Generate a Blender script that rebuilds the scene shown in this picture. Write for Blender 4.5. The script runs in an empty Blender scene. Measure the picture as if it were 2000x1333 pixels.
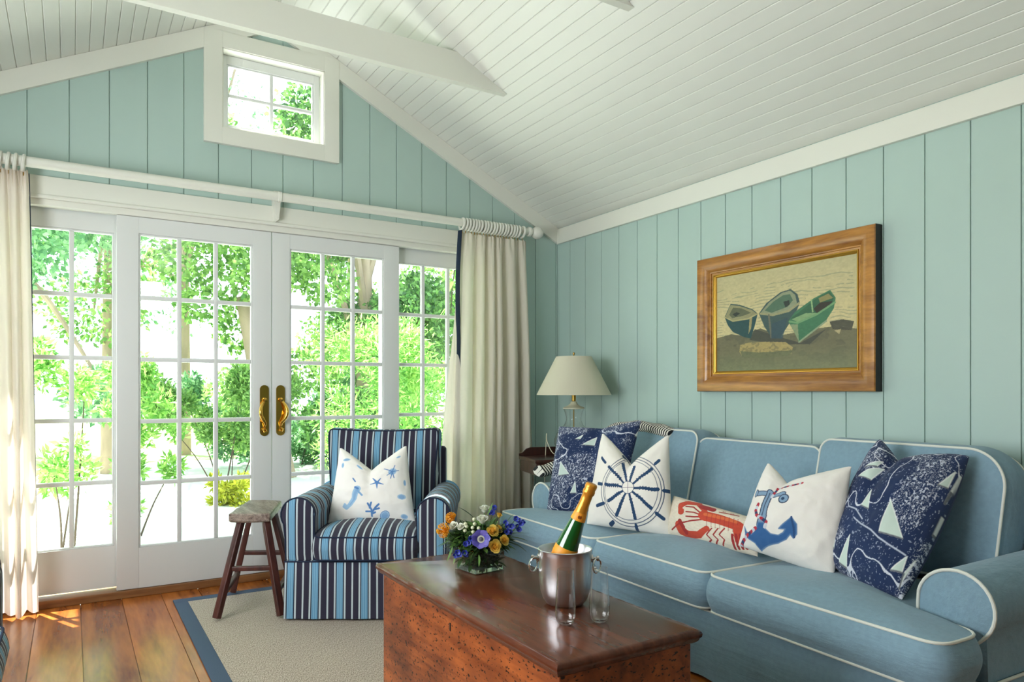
import bpy, bmesh, math, random
import numpy as np
from mathutils import Vector, Matrix

# ------------------------------------------------------------------ camera, world, sun, exposure
S = bpy.context.scene
A = math.radians(31.67); CA, SA = math.cos(A), math.sin(A)
H = 1.13; D = 4.43; XR = 3.137; XL = -1.063; YB = -5.2
F = 1394.0
cd = bpy.data.cameras.new('camera'); cam = bpy.data.objects.new('camera', cd)
S.collection.objects.link(cam)
cd.sensor_width = 36; cd.lens = F/2000*36; cd.shift_y = (765-666.5)/2000
cd.clip_start = 0.02; cd.clip_end = 300
cam.location = (0, 0, H); cam.rotation_euler = (math.pi/2, 0, -A)
S.camera = cam

EXPO = 0.47
SUN = 23.0
SKY = 4.2
FILL = 1.4
W = bpy.data.worlds.new('world'); S.world = W; W.use_nodes = True
nt = W.node_tree; nt.nodes.clear()
wo = nt.nodes.new('ShaderNodeOutputWorld'); bg = nt.nodes.new('ShaderNodeBackground')
sky = nt.nodes.new('ShaderNodeTexSky'); sky.sky_type = 'HOSEK_WILKIE'
sky.turbidity = 4; sky.ground_albedo = 0.5
sky.sun_direction = Vector((-0.25, 0.45, 0.86)).normalized()
mixw = nt.nodes.new('ShaderNodeMixRGB'); mixw.inputs[0].default_value = 0.7
mixw.inputs[2].default_value = (0.84, 0.95, 1.12, 1)
nt.links.new(sky.outputs[0], mixw.inputs[1]); nt.links.new(mixw.outputs[0], bg.inputs[0])
bg.inputs[1].default_value = SKY; nt.links.new(bg.outputs[0], wo.inputs[0])

sl = bpy.data.lights.new('sun', 'SUN'); so = bpy.data.objects.new('sun', sl); S.collection.objects.link(so)
sl.energy = SUN; sl.angle = math.radians(0.6); sl.color = (1.0, 0.99, 0.95)
so.rotation_euler = Vector((-0.22, 0.46, 0.86)).to_track_quat('Z', 'Y').to_euler()
so.location = (-2, 6, 9)

def area(name, loc, rot, sx, sy, e, col=(1, 1, 1)):
    l = bpy.data.lights.new(name, 'AREA'); l.shape = 'RECTANGLE'; l.size = sx; l.size_y = sy
    l.energy = e; l.color = col
    o = bpy.data.objects.new(name, l); S.collection.objects.link(o); o.location = loc; o.rotation_euler = rot
    return o
# added fill lamps standing in the unseen left and rear window openings
area('added_fill_left', (XL-0.02, 2.1, 1.35), (0, -math.pi/2, 0), 1.15, 1.9, 34*FILL, (0.99, 0.98, 0.94))
area('added_fill_rear', (1.04, YB+0.02, 2.82), (math.radians(84), 0, 0), 0.6, 0.5, 11*FILL, (1.0, 0.98, 0.93))

S.view_settings.view_transform = 'Standard'; S.view_settings.look = 'None'
S.view_settings.gamma = 1; S.view_settings.use_curve_mapping = False
S.view_settings.exposure = EXPO
S.cycles.use_denoising = True
S.cycles.max_bounces = 10; S.cycles.transparent_max_bounces = 16
S.cycles.caustics_reflective = False; S.cycles.caustics_refractive = False
S.cycles.sample_clamp_indirect = 6

# ------------------------------------------------------------------ helpers
C = S.collection
PI = math.pi
rng = random.Random(7)

def lin(c):
    if isinstance(c, str):
        c = tuple(int(c[i:i+2], 16) for i in (0, 2, 4))
    return tuple(((v/255)/12.92 if v/255 <= 0.04045 else ((v/255+0.055)/1.055)**2.4) for v in c)

def tag(o, label=None, cat=None, group=None, kind=None):
    if label: o['label'] = label
    if cat: o['category'] = cat
    if group: o['group'] = group
    if kind: o['kind'] = kind
    return o

def empty(name, loc=(0, 0, 0), rz=0.0, parent=None):
    o = bpy.data.objects.new(name, None); C.objects.link(o)
    o.empty_display_size = 0.1
    o.location = loc; o.rotation_euler = (0, 0, rz)
    if parent: o.parent = parent
    return o

class MB:
    def __init__(s): s.v = []; s.f = []; s.uv = []; s.mi = []
    def add(s, vs, fs, uv=None, mi=0):
        b = len(s.v); s.v += [tuple(map(float, p)) for p in vs]
        s.uv += list(uv) if uv is not None else [(0.0, 0.0)]*len(vs)
        s.f += [tuple(i+b for i in f) for f in fs]; s.mi += [mi]*len(fs)
        return s
    def box(s, a, b, bev=0.0, mi=0):
        a0 = [min(a[i], b[i]) for i in range(3)]; b0 = [max(a[i], b[i]) for i in range(3)]
        if bev <= 0:
            x0, y0, z0 = a0; x1, y1, z1 = b0
            s.add([(x0,y0,z0),(x1,y0,z0),(x1,y1,z0),(x0,y1,z0),(x0,y0,z1),(x1,y0,z1),(x1,y1,z1),(x0,y1,z1)],
                  [(0,3,2,1),(4,5,6,7),(0,1,5,4),(1,2,6,5),(2,3,7,6),(3,0,4,7)], mi=mi)
            return s
        bm = bmesh.new(); bmesh.ops.create_cube(bm, size=1)
        for v in bm.verts:
            v.co = Vector([(a0[i]+b0[i])/2 + v.co[i]*(b0[i]-a0[i]) for i in range(3)])
        bev = min(bev, 0.49*min(b0[i]-a0[i] for i in range(3)))
        bmesh.ops.bevel(bm, geom=bm.edges[:], offset=bev, segments=3, profile=0.6, affect='EDGES')
        s.bm(bm, mi); return s
    def bm(s, bm, mi=0):
        bm.verts.index_update()
        s.add([v.co[:] for v in bm.verts], [[v.index for v in f.verts] for f in bm.faces], mi=mi); bm.free(); return s
    def obox(s, c, ax, size, bev=0.0, mi=0):
        m = MB(); m.box([-k/2 for k in size], [k/2 for k in size], bev)
        M = Matrix(ax).transposed()
        s.add([tuple(Vector(c)+M @ Vector(p)) for p in m.v], m.f, mi=mi); return s
    def bar(s, p, q, w, h, bev=0.0, up=(0, 0, 1), mi=0):
        p = Vector(p); q = Vector(q); d = (q-p); L = d.length; d.normalize()
        u = Vector(up); x = d.cross(u); x.normalize(); z = x.cross(d)
        return s.obox((p+q)/2, [x, d, z], (w, L, h), bev, mi)
    def tube(s, pts, r, seg=10, closed=False, caps=True, mi=0):
        P = [Vector(p) for p in pts]; n = len(P)
        R = r if isinstance(r, (list, tuple)) else [r]*n
        T = []
        for i in range(n):
            a = P[(i-1) % n] if (closed or i > 0) else P[i]
            b = P[(i+1) % n] if (closed or i < n-1) else P[i]
            t = (b-a); T.append(t.normalized() if t.length > 1e-9 else Vector((0, 0, 1)))
        N = T[0].orthogonal().normalized(); vs = []
        frames = []
        for i in range(n):
            if i: 
                N = (N - T[i]*N.dot(T[i]))
                N = N.normalized() if N.length > 1e-6 else T[i].orthogonal().normalized()
            B = T[i].cross(N); frames.append((N.copy(), B))
        tw = 0.0
        if closed:
            N0 = frames[0][0]; Nn = N - T[0]*N.dot(T[0]); Nn.normalize()
            tw = math.atan2(Nn.dot(frames[0][1]), Nn.dot(N0))
        for i in range(n):
            N_, B_ = frames[i]; off = -tw*i/n
            for k in range(seg):
                a = 2*PI*k/seg+off
                vs.append(P[i]+(N_*math.cos(a)+B_*math.sin(a))*R[i])
        fs = []
        m = n if closed else n-1
        for i in range(m):
            j = (i+1) % n
            for k in range(seg):
                l = (k+1) % seg
                fs.append((i*seg+k, i*seg+l, j*seg+l, j*seg+k))
        if not closed and caps:
            fs.append(tuple(range(seg))[::-1]); fs.append(tuple((n-1)*seg+k for k in range(seg)))
        s.add(vs, fs, mi=mi); return s
    def lathe(s, prof, c=(0, 0, 0), seg=32, ax=None, mi=0):
        n = len(prof); vs = []; c = Vector(c)
        if ax is None: X, Y, Z = Vector((1,0,0)), Vector((0,1,0)), Vector((0,0,1))
        else:
            Z = Vector(ax).normalized(); X = Z.orthogonal().normalized(); Y = Z.cross(X)
        for r, z in prof:
            for k in range(seg):
                a = 2*PI*k/seg
                vs.append(c + X*(r*math.cos(a)) + Y*(r*math.sin(a)) + Z*z)
        fs = []
        for i in range(n-1):
            for k in range(seg):
                l = (k+1) % seg
                fs.append((i*seg+k, i*seg+l, (i+1)*seg+l, (i+1)*seg+k))
        s.add(vs, fs, mi=mi); return s
    def prism(s, poly, fn, t0, t1, mi=0):
        # poly: 2D points; fn(a,b,t) -> xyz
        n = len(poly)
        s.add([fn(a, b, t0) for a, b in poly]+[fn(a, b, t1) for a, b in poly],
              [tuple(range(n))[::-1], tuple(range(n, 2*n))]+[(i, (i+1) % n, n+(i+1) % n, n+i) for i in range(n)], mi=mi)
        return s
    def build(s, name, mats, parent=None, smooth=True, recenter=False, angle=40):
        me = bpy.data.meshes.new(name)
        vs = s.v
        off = Vector((0, 0, 0))
        if recenter:
            xs = [p[0] for p in vs]; ys = [p[1] for p in vs]; zs = [p[2] for p in vs]
            off = Vector(((min(xs)+max(xs))/2, (min(ys)+max(ys))/2, min(zs)))
            vs = [(p[0]-off.x, p[1]-off.y, p[2]-off.z) for p in vs]
        me.from_pydata(vs, [], s.f)
        if not isinstance(mats, (list, tuple)): mats = [mats]
        for m in mats: me.materials.append(m)
        uvl = me.uv_layers.new(name='UVMap')
        li = np.empty(len(me.loops), dtype=np.int32); me.loops.foreach_get('vertex_index', li)
        uva = np.array(s.uv, dtype=np.float32)[li]; uvl.data.foreach_set('uv', uva.ravel())
        if any(s.mi): me.polygons.foreach_set('material_index', s.mi)
        bm = bmesh.new(); bm.from_mesh(me); bmesh.ops.recalc_face_normals(bm, faces=bm.faces); 
        bm.to_mesh(me); bm.free()
        if smooth:
            me.polygons.foreach_set('use_smooth', [True]*len(me.polygons))
            me.set_sharp_from_angle(angle=math.radians(angle))
        o = bpy.data.objects.new(name, me); C.objects.link(o)
        if recenter: o.location = off
        if parent: o.parent = parent
        return o

def dup(root, loc=None, rz=None):
    r = root.copy(); C.objects.link(r)
    if loc is not None: r.location = loc
    if rz is not None: r.rotation_euler = (0, 0, rz)
    for ch in list(root.children):
        c = ch.copy(); C.objects.link(c); c.parent = r
        for g in list(ch.children):
            d = g.copy(); C.objects.link(d); d.parent = c
    return r

def at(x, y, f):
    """a point of the place at forward distance f from the tripod"""
    r = (x-1000)*f/F
    return Vector((f*SA+r*CA, f*CA-r*SA, H-(y-765)*f/F))

# ------------------------------------------------------------------ materials
def mat(name, col, rough=0.6, metal=0.0, bump=0.0, bscale=200, var=0.0, vscale=6, spec=0.5, stretch=(1,1,1), coat=0.0, sheen=0.0):
    m = bpy.data.materials.new(name); m.use_nodes = True
    n = m.node_tree.nodes; l = m.node_tree.links; p = n['Principled BSDF']
    c = lin(col) + (1,)
    p.inputs['Base Color'].default_value = c; p.inputs['Roughness'].default_value = rough
    p.inputs['Metallic'].default_value = metal; p.inputs['Specular IOR Level'].default_value = spec
    p.inputs['Coat Weight'].default_value = coat; p.inputs['Coat Roughness'].default_value = 0.15
    p.inputs['Sheen Weight'].default_value = sheen
    tc = n.new('ShaderNodeTexCoord'); mp = n.new('ShaderNodeMapping'); mp.inputs['Scale'].default_value = stretch
    l.new(tc.outputs['Object'], mp.inputs[0])
    if var > 0:
        nz = n.new('ShaderNodeTexNoise'); nz.inputs['Scale'].default_value = vscale; nz.inputs['Detail'].default_value = 5
        l.new(mp.outputs[0], nz.inputs['Vector'])
        mx = n.new('ShaderNodeMixRGB'); mx.blend_type = 'MULTIPLY'; mx.inputs[0].default_value = 1
        rp = n.new('ShaderNodeValToRGB'); rp.color_ramp.elements[0].position = 0.3; rp.color_ramp.elements[1].position = 0.7
        a = 1-var; rp.color_ramp.elements[0].color = (a, a, a, 1); rp.color_ramp.elements[1].color = (1, 1, 1, 1)
        l.new(nz.outputs['Fac'], rp.inputs[0]); l.new(rp.outputs[0], mx.inputs[2]); mx.inputs[1].default_value = c
        l.new(mx.outputs[0], p.inputs['Base Color'])
    if bump > 0:
        nb = n.new('ShaderNodeTexNoise'); nb.inputs['Scale'].default_value = bscale; nb.inputs['Detail'].default_value = 3
        l.new(mp.outputs[0], nb.inputs['Vector'])
        b = n.new('ShaderNodeBump'); b.inputs['Strength'].default_value = bump; b.inputs['Distance'].default_value = 0.002
        l.new(nb.outputs['Fac'], b.inputs['Height']); l.new(b.outputs[0], p.inputs['Normal'])
    return m

def mat_attr(name, rough=0.8, bump=0.25, bscale=500, sheen=0.0, coat=0.0):
    m = mat(name, (200, 200, 200), rough, bump=bump, bscale=bscale, sheen=sheen, coat=coat)
    n = m.node_tree.nodes; l = m.node_tree.links
    a = n.new('ShaderNodeAttribute'); a.attribute_name = 'Col'
    l.new(a.outputs['Color'], n['Principled BSDF'].inputs['Base Color'])
    return m

def mat_glass(name, tint=(1, 1, 1), ior=1.45, rough=0.0, boost=1.0):
    m = bpy.data.materials.new(name); m.use_nodes = True
    n = m.node_tree.nodes; l = m.node_tree.links; n.clear()
    o = n.new('ShaderNodeOutputMaterial'); mx = n.new('ShaderNodeMixShader')
    t = n.new('ShaderNodeBsdfTransparent'); t.inputs[0].default_value = tint+(1,)
    g = n.new('ShaderNodeBsdfGlossy'); g.inputs['Roughness'].default_value = rough
    fr = n.new('ShaderNodeLayerWeight'); fr.inputs['Blend'].default_value = 0.5
    pw = n.new('ShaderNodeMath'); pw.operation = 'POWER'; pw.inputs[1].default_value = 3.5
    l.new(fr.outputs['Facing'], pw.inputs[0])
    ml = n.new('ShaderNodeMath'); ml.operation = 'MULTIPLY_ADD'; ml.inputs[1].default_value = 0.8*boost; ml.inputs[2].default_value = 0.04; ml.use_clamp = True
    l.new(pw.outputs[0], ml.inputs[0]); l.new(ml.outputs[0], mx.inputs[0])
    l.new(t.outputs[0], mx.inputs[1]); l.new(g.outputs[0], mx.inputs[2]); l.new(mx.outputs[0], o.inputs[0])
    return m

def mat_cloth_trans(name, col, trans=0.3, bump=0.2, bscale=400):
    m = mat(name, col, 0.9, bump=bump, bscale=bscale)
    n = m.node_tree.nodes; l = m.node_tree.links
    o = n['Material Output']; p = n['Principled BSDF']
    t = n.new('ShaderNodeBsdfTranslucent'); t.inputs[0].default_value = lin(col)+(1,)
    mx = n.new('ShaderNodeMixShader'); mx.inputs[0].default_value = trans
    l.new(p.outputs[0], mx.inputs[1]); l.new(t.outputs[0], mx.inputs[2]); l.new(mx.outputs[0], o.inputs[0])
    return m

def mat_leaf(name, c1, c2, trans=0.45):
    m = bpy.data.materials.new(name); m.use_nodes = True
    n = m.node_tree.nodes; l = m.node_tree.links; n.clear()
    o = n.new('ShaderNodeOutputMaterial'); mx = n.new('ShaderNodeMixShader'); mx.inputs[0].default_value = trans
    d = n.new('ShaderNodeBsdfPrincipled'); t = n.new('ShaderNodeBsdfTranslucent')
    d.inputs['Roughness'].default_value = 0.45
    a = n.new('ShaderNodeUVMap'); sp = n.new('ShaderNodeSeparateXYZ'); l.new(a.outputs[0], sp.inputs[0])
    r = n.new('ShaderNodeValToRGB'); r.color_ramp.elements[0].color = lin(c1)+(1,); r.color_ramp.elements[1].color = lin(c2)+(1,)
    l.new(sp.outputs[0], r.inputs[0]); l.new(r.outputs[0], d.inputs['Base Color']); l.new(r.outputs[0], t.inputs[0])
    l.new(d.outputs[0], mx.inputs[1]); l.new(t.outputs[0], mx.inputs[2]); l.new(mx.outputs[0], o.inputs[0])
    return m

def mat_wood(name, c1, c2, scale=1.0, rough=0.35, axis='Y', spots=0.0, coat=0.0, rings=1.0, plank=0.0, bump=0.1, spec=0.5):
    m = bpy.data.materials.new(name); m.use_nodes = True
    n = m.node_tree.nodes; l = m.node_tree.links; p = n['Principled BSDF']
    p.inputs['Roughness'].default_value = rough; p.inputs['Coat Weight'].default_value = coat; p.inputs['Coat Roughness'].default_value = 0.12; p.inputs['Specular IOR Level'].default_value = spec
    tc = n.new('ShaderNodeTexCoord'); mp = n.new('ShaderNodeMapping')
    st = {'X': (0.12, 1, 1), 'Y': (1, 0.12, 1), 'Z': (1, 1, 0.12)}[axis]
    mp.inputs['Scale'].default_value = tuple(k*scale for k in st)
    l.new(tc.outputs['Object'], mp.inputs[0]); vec = mp.outputs[0]
    if plank > 0:
        sx = n.new('ShaderNodeSeparateXYZ'); l.new(tc.outputs['Object'], sx.inputs[0])
        dv = n.new('ShaderNodeMath'); dv.operation = 'DIVIDE'; dv.inputs[1].default_value = plank
        sb = n.new('ShaderNodeMath'); sb.operation = 'ADD'; sb.inputs[1].default_value = 0.152
        l.new(sx.outputs[0], sb.inputs[0]); l.new(sb.outputs[0], dv.inputs[0])
        fl = n.new('ShaderNodeMath'); fl.operation = 'FLOOR'; l.new(dv.outputs[0], fl.inputs[0])
        wn = n.new('ShaderNodeTexWhiteNoise'); wn.noise_dimensions = '1D'; l.new(fl.outputs[0], wn.inputs['W'])
        vs = n.new('ShaderNodeVectorMath'); vs.operation = 'SCALE'; vs.inputs['Scale'].default_value = 9
        l.new(wn.outputs['Color'], vs.inputs[0])
        va = n.new('ShaderNodeVectorMath'); va.operation = 'ADD'; l.new(mp.outputs[0], va.inputs[0]); l.new(vs.outputs[0], va.inputs[1])
        vec = va.outputs[0]
    nz = n.new('ShaderNodeTexNoise'); nz.inputs['Scale'].default_value = 9; nz.inputs['Detail'].default_value = 8; nz.inputs['Distortion'].default_value = 1.2*rings
    l.new(vec, nz.inputs['Vector'])
    nf = n.new('ShaderNodeTexNoise'); nf.inputs['Scale'].default_value = 70; nf.inputs['Detail'].default_value = 4
    l.new(vec, nf.inputs['Vector'])
    ad = n.new('ShaderNodeMath'); ad.operation = 'MULTIPLY_ADD'; ad.inputs[1].default_value = 0.35
    l.new(nf.outputs['Fac'], ad.inputs[0]); l.new(nz.outputs['Fac'], ad.inputs[2])
    rp = n.new('ShaderNodeValToRGB'); e = rp.color_ramp.elements
    e[0].position = 0.45; e[0].color = lin(c1)+(1,); e[1].position = 0.85; e[1].color = lin(c2)+(1,)
    l.new(ad.outputs[0], rp.inputs[0]); col = rp.outputs[0]
    if plank > 0:
        hs = n.new('ShaderNodeHueSaturation'); mr = n.new('ShaderNodeMapRange'); mr.inputs[3].default_value = 0.78; mr.inputs[4].default_value = 1.15
        l.new(wn.outputs['Value'], mr.inputs[0]); l.new(mr.outputs[0], hs.inputs['Value']); l.new(col, hs.inputs['Color']); col = hs.outputs[0]
    if spots > 0:
        sp = n.new('ShaderNodeTexNoise'); sp.inputs['Scale'].default_value = 75; sp.inputs['Detail'].default_value = 2
        mp2 = n.new('ShaderNodeMapping'); mp2.inputs['Rotation'].default_value = (0.4, 0.3, 0.7); mp2.inputs['Scale'].default_value = (1, 1, 1.6)
        l.new(tc.outputs['Object'], mp2.inputs[0]); l.new(mp2.outputs[0], sp.inputs['Vector'])
        r2 = n.new('ShaderNodeValToRGB'); r2.color_ramp.elements[0].position = 0.34; r2.color_ramp.elements[1].position = 0.40
        l.new(sp.outputs['Fac'], r2.inputs[0])
        m2 = n.new('ShaderNodeMixRGB'); m2.blend_type = 'MULTIPLY'; m2.inputs[0].default_value = spots
        l.new(col, m2.inputs[1]); l.new(r2.outputs[0], m2.inputs[2]); col = m2.outputs[0]
        sq = n.new('ShaderNodeTexNoise'); sq.inputs['Scale'].default_value = 5; sq.inputs['Detail'].default_value = 3
        l.new(tc.outputs['Object'], sq.inputs['Vector'])
        r3 = n.new('ShaderNodeValToRGB'); r3.color_ramp.elements[0].position = 0.35; r3.color_ramp.elements[1].position = 0.65
        r3.color_ramp.elements[0].color = (0.45, 0.4, 0.4, 1)
        l.new(sq.outputs['Fac'], r3.inputs[0])
        m3 = n.new('ShaderNodeMixRGB'); m3.blend_type = 'MULTIPLY'; m3.inputs[0].default_value = spots
        l.new(col, m3.inputs[1]); l.new(r3.outputs[0], m3.inputs[2]); col = m3.outputs[0]
    l.new(col, p.inputs['Base Color'])
    b = n.new('ShaderNodeBump'); b.inputs['Strength'].default_value = bump; b.inputs['Distance'].default_value = 0.002
    l.new(ad.outputs[0], b.inputs['Height']); l.new(b.outputs[0], p.inputs['Normal'])
    return m

def mat_stripe():
    m = mat('striped_canvas', (30, 40, 70), 0.9, bump=0.3, bscale=700, sheen=0.1)
    n = m.node_tree.nodes; l = m.node_tree.links; p = n['Principled BSDF']
    uv = n.new('ShaderNodeUVMap'); sp = n.new('ShaderNodeSeparateXYZ'); l.new(uv.outputs[0], sp.inputs[0])
    dv = n.new('ShaderNodeMath'); dv.operation = 'DIVIDE'; dv.inputs[1].default_value = 0.120; l.new(sp.outputs[0], dv.inputs[0])
    fr = n.new('ShaderNodeMath'); fr.operation = 'FRACT'; l.new(dv.outputs[0], fr.inputs[0])
    rp = n.new('ShaderNodeValToRGB'); cr = rp.color_ramp; cr.interpolation = 'CONSTANT'
    LB, LB2, NV, WH, DK = '76a8c4', '5888ae', '131f38', 'b9c6ca', '282539'
    seq = [(0, LB), (.045, LB2), (.07, LB), (.12, LB2), (.145, LB), (.20, LB2), (.225, LB), (.25, NV), (.295, WH), (.365, DK), (.60, WH), (.665, DK), (.89, WH), (.955, NV)]
    e = cr.elements; e[0].position = 0; e[0].color = lin(seq[0][1])+(1,)
    e.remove(e[1])
    for pz, c in seq[1:]:
        k = e.new(pz); k.color = lin(c)+(1,)
    l.new(fr.outputs[0], rp.inputs[0]); l.new(rp.outputs[0], p.inputs['Base Color'])
    return m

def mat_bands(name, ca, cb, period):
    m = mat(name, (230, 230, 225), 0.9, bump=0.5, bscale=300)
    n = m.node_tree.nodes; l = m.node_tree.links; p = n['Principled BSDF']
    uv = n.new('ShaderNodeUVMap'); sp = n.new('ShaderNodeSeparateXYZ'); l.new(uv.outputs[0], sp.inputs[0])
    dv = n.new('ShaderNodeMath'); dv.operation = 'DIVIDE'; dv.inputs[1].default_value = period; l.new(sp.outputs[0], dv.inputs[0])
    fr = n.new('ShaderNodeMath'); fr.operation = 'FRACT'; l.new(dv.outputs[0], fr.inputs[0])
    rp = n.new('ShaderNodeValToRGB'); rp.color_ramp.interpolation = 'CONSTANT'
    rp.color_ramp.elements[0].color = lin(ca)+(1,); rp.color_ramp.elements[1].position = 0.5; rp.color_ramp.elements[1].color = lin(cb)+(1,)
    l.new(fr.outputs[0], rp.inputs[0]); l.new(rp.outputs[0], p.inputs['Base Color'])
    return m

def mat_rug():
    m = mat('sisal_weave', (176, 160, 140), 0.95)
    n = m.node_tree.nodes; l = m.node_tree.links; p = n['Principled BSDF']
    tc = n.new('ShaderNodeTexCoord'); mp = n.new('ShaderNodeMapping'); mp.inputs['Rotation'].default_value = (0, 0, 0.6)
    mp.inputs['Scale'].default_value = (200, 70, 1)
    l.new(tc.outputs['Object'], mp.inputs[0])
    nz = n.new('ShaderNodeTexNoise'); nz.inputs['Scale'].default_value = 1.6; nz.inputs['Detail'].default_value = 2; l.new(mp.outputs[0], nz.inputs['Vector'])
    rp = n.new('ShaderNodeValToRGB'); e = rp.color_ramp.elements
    e[0].position = .36; e[0].color = lin('7d6f61')+(1,); e[1].position = .62; e[1].color = lin('cbbfae')+(1,)
    l.new(nz.outputs['Fac'], rp.inputs[0]); l.new(rp.outputs[0], p.inputs['Base Color'])
    b = n.new('ShaderNodeBump'); b.inputs['Strength'].default_value = 0.5; b.inputs['Distance'].default_value = 0.003
    l.new(nz.outputs['Fac'], b.inputs['Height']); l.new(b.outputs[0], p.inputs['Normal'])
    return m

M = {}
M['wall'] = mat('wall_paint', (177, 201, 194), 0.5, bump=0.06, bscale=60, var=0.04, vscale=2)
M['wall_side'] = M['wall']
M['white'] = mat('white_paint', (228, 229, 219), 0.42, bump=0.05, bscale=50)
M['ceil'] = mat('ceiling_paint', (228, 230, 222), 0.38, bump=0.05, bscale=40)
M['door_white'] = mat('door_paint', (221, 224, 222), 0.35, bump=0.04, bscale=60)
M['glass'] = mat_glass('pane_glass', (0.98, 0.99, 0.985), 1.45)
M['clear'] = mat_glass('clear_glass', (0.985, 0.99, 0.99), 1.5, 0.0, 1.6)
M['brass'] = mat('polished_brass', (226, 180, 84), 0.14, 1.0)
M['brass_dull'] = mat('aged_brass', (176, 140, 70), 0.3, 1.0)
M['floor'] = mat_wood('pine_planks', '7a3a12', 'b96c2c', 1.0, 0.22, 'Y', plank=0.1915, coat=0.0, bump=0.12, spec=0.45)
M['sill'] = mat_wood('sill_wood', '6f4626', '9a6c42', 1.2, 0.4, 'X')
M['chest'] = mat_wood('chest_wood', '642a10', 'b8622a', 1.0, 0.42, 'Y', spots=0.95, coat=0.1)
M['chest_top'] = mat_wood('chest_lid_wood', '371a10', '6a3722', 1.0, 0.2, 'Y', coat=0.0, spec=0.42)
M['dark_wood'] = mat_wood('dark_mahogany', '22100b', '45231a', 1.5, 0.35, 'Z', coat=0.2)
M['stool'] = mat_wood('stool_wood', '2c1410', '55291f', 1.5, 0.45, 'Z')
M['stool_top'] = mat_wood('worn_stool_seat', '4a2f25', 'a8998a', 2.5, 0.5, 'Y', spots=0.5)
M['rug'] = mat_rug()
M['rug_border'] = mat('rug_binding', (66, 84, 106), 0.9, bump=0.5, bscale=400)
M['sofa'] = mat('blue_linen', (130, 161, 178), 0.92, bump=0.4, bscale=350, var=0.10, vscale=60, sheen=0.15)
_n = M['sofa'].node_tree.nodes; _l = M['sofa'].node_tree.links
_w = _n.new('ShaderNodeTexNoise'); _w.inputs['Scale'].default_value = 7; _w.inputs['Detail'].default_value = 3; _w.inputs['Distortion'].default_value = 0.2
_b = _n.new('ShaderNodeBump'); _b.inputs['Strength'].default_value = 0.35; _b.inputs['Distance'].default_value = 0.02
_l.new(_w.outputs['Fac'], _b.inputs['Height']); _ob = [x for x in _n if x.type == 'BUMP' and x != _b][0]
_l.new(_b.outputs[0], _ob.inputs['Normal'])
M['piping'] = mat('cream_piping', (222, 224, 214), 0.8)
M['stripe'] = mat_stripe()
M['navy_pipe'] = mat('navy_piping', (24, 36, 60), 0.9)
M['curtain'] = mat_cloth_trans('cream_linen', (232, 226, 212), 0.32)
M['curtain_l'] = mat_cloth_trans('warm_white_linen', (238, 228, 218), 0.4)
M['navy_cloth'] = mat('navy_cloth', (28, 46, 66), 0.9)
M['shade'] = mat_cloth_trans('lamp_shade_linen', (226, 222, 200), 0.25, 0.1)
M['steel'] = mat('brushed_steel', (222, 222, 224), 0.3, 1.0, bump=0.05, bscale=60, stretch=(1, 1, 0.02))
M['chrome'] = mat('chrome', (215, 215, 215), 0.08, 1.0)
M['cap'] = mat('cream_ceramic', (208, 205, 178), 0.4)
M['frame'] = mat_wood('golden_oak_frame', '7d4c18', 'c4893a', 1.4, 0.33, 'Y', coat=0.3)
M['gilt'] = mat('gilt_fillet', (196, 150, 60), 0.3, 0.8)
M['black'] = mat('black_edge', (22, 20, 18), 0.5)
M['throw'] = mat_bands('striped_throw', 'e8e4da', '17181d', 0.02)
M['pillow'] = mat_attr('printed_pillow_cloth', 0.9, 0.35, 500, 0.1)
M['canvas'] = mat_attr('oil_paint_canvas', 0.55, 0.3, 300)
M['orange_foil'] = mat('orange_foil', (222, 150, 50), 0.3, 0.55, bump=0.5, bscale=90)
M['orange_label'] = mat('orange_label', (240, 158, 40), 0.5)
M['bottle'] = mat('green_bottle_glass', (14, 78, 24), 0.05, 0.0, coat=0.8)
M['foil_seal'] = mat('brown_seal', (150, 78, 30), 0.35, 0.4)
M['lobster_red'] = mat('red', (180, 60, 45), 0.8)

# ------------------------------------------------------------------ the room shell
def zc(x):  # ceiling height over x
    return 2.36 + 0.505*min(XR-x, x-XL)
XM = (XR+XL)/2
# floor planks
m = MB(); x = -0.152-0.1915*5
while x < XR+0.2:
    a = max(x+0.0012, XL-0.1); b = min(x+0.1903, XR+0.1)
    if b > a: m.box((a, YB-0.1, -0.03), (b, 4.44, 0), 0.0015)
    x += 0.1915
m.box((XL-0.1, YB-0.1, -0.08), (XR+0.1, 4.44, -0.006))
tag(m.build('floor', M['floor'], smooth=False), kind='structure')

def board_wall(m, g0, pitch, lo, hi, spans, put):
    k = math.floor((lo-g0)/pitch); a = g0+k*pitch
    while a < hi:
        p = max(a+0.0022, lo); q = min(a+pitch-0.0022, hi)
        if q-p > 0.004:
            for s0, s1 in spans(p, q):
                if s1-s0 > 0.01: put(m, p, q, s0, s1)
        a += pitch

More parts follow.
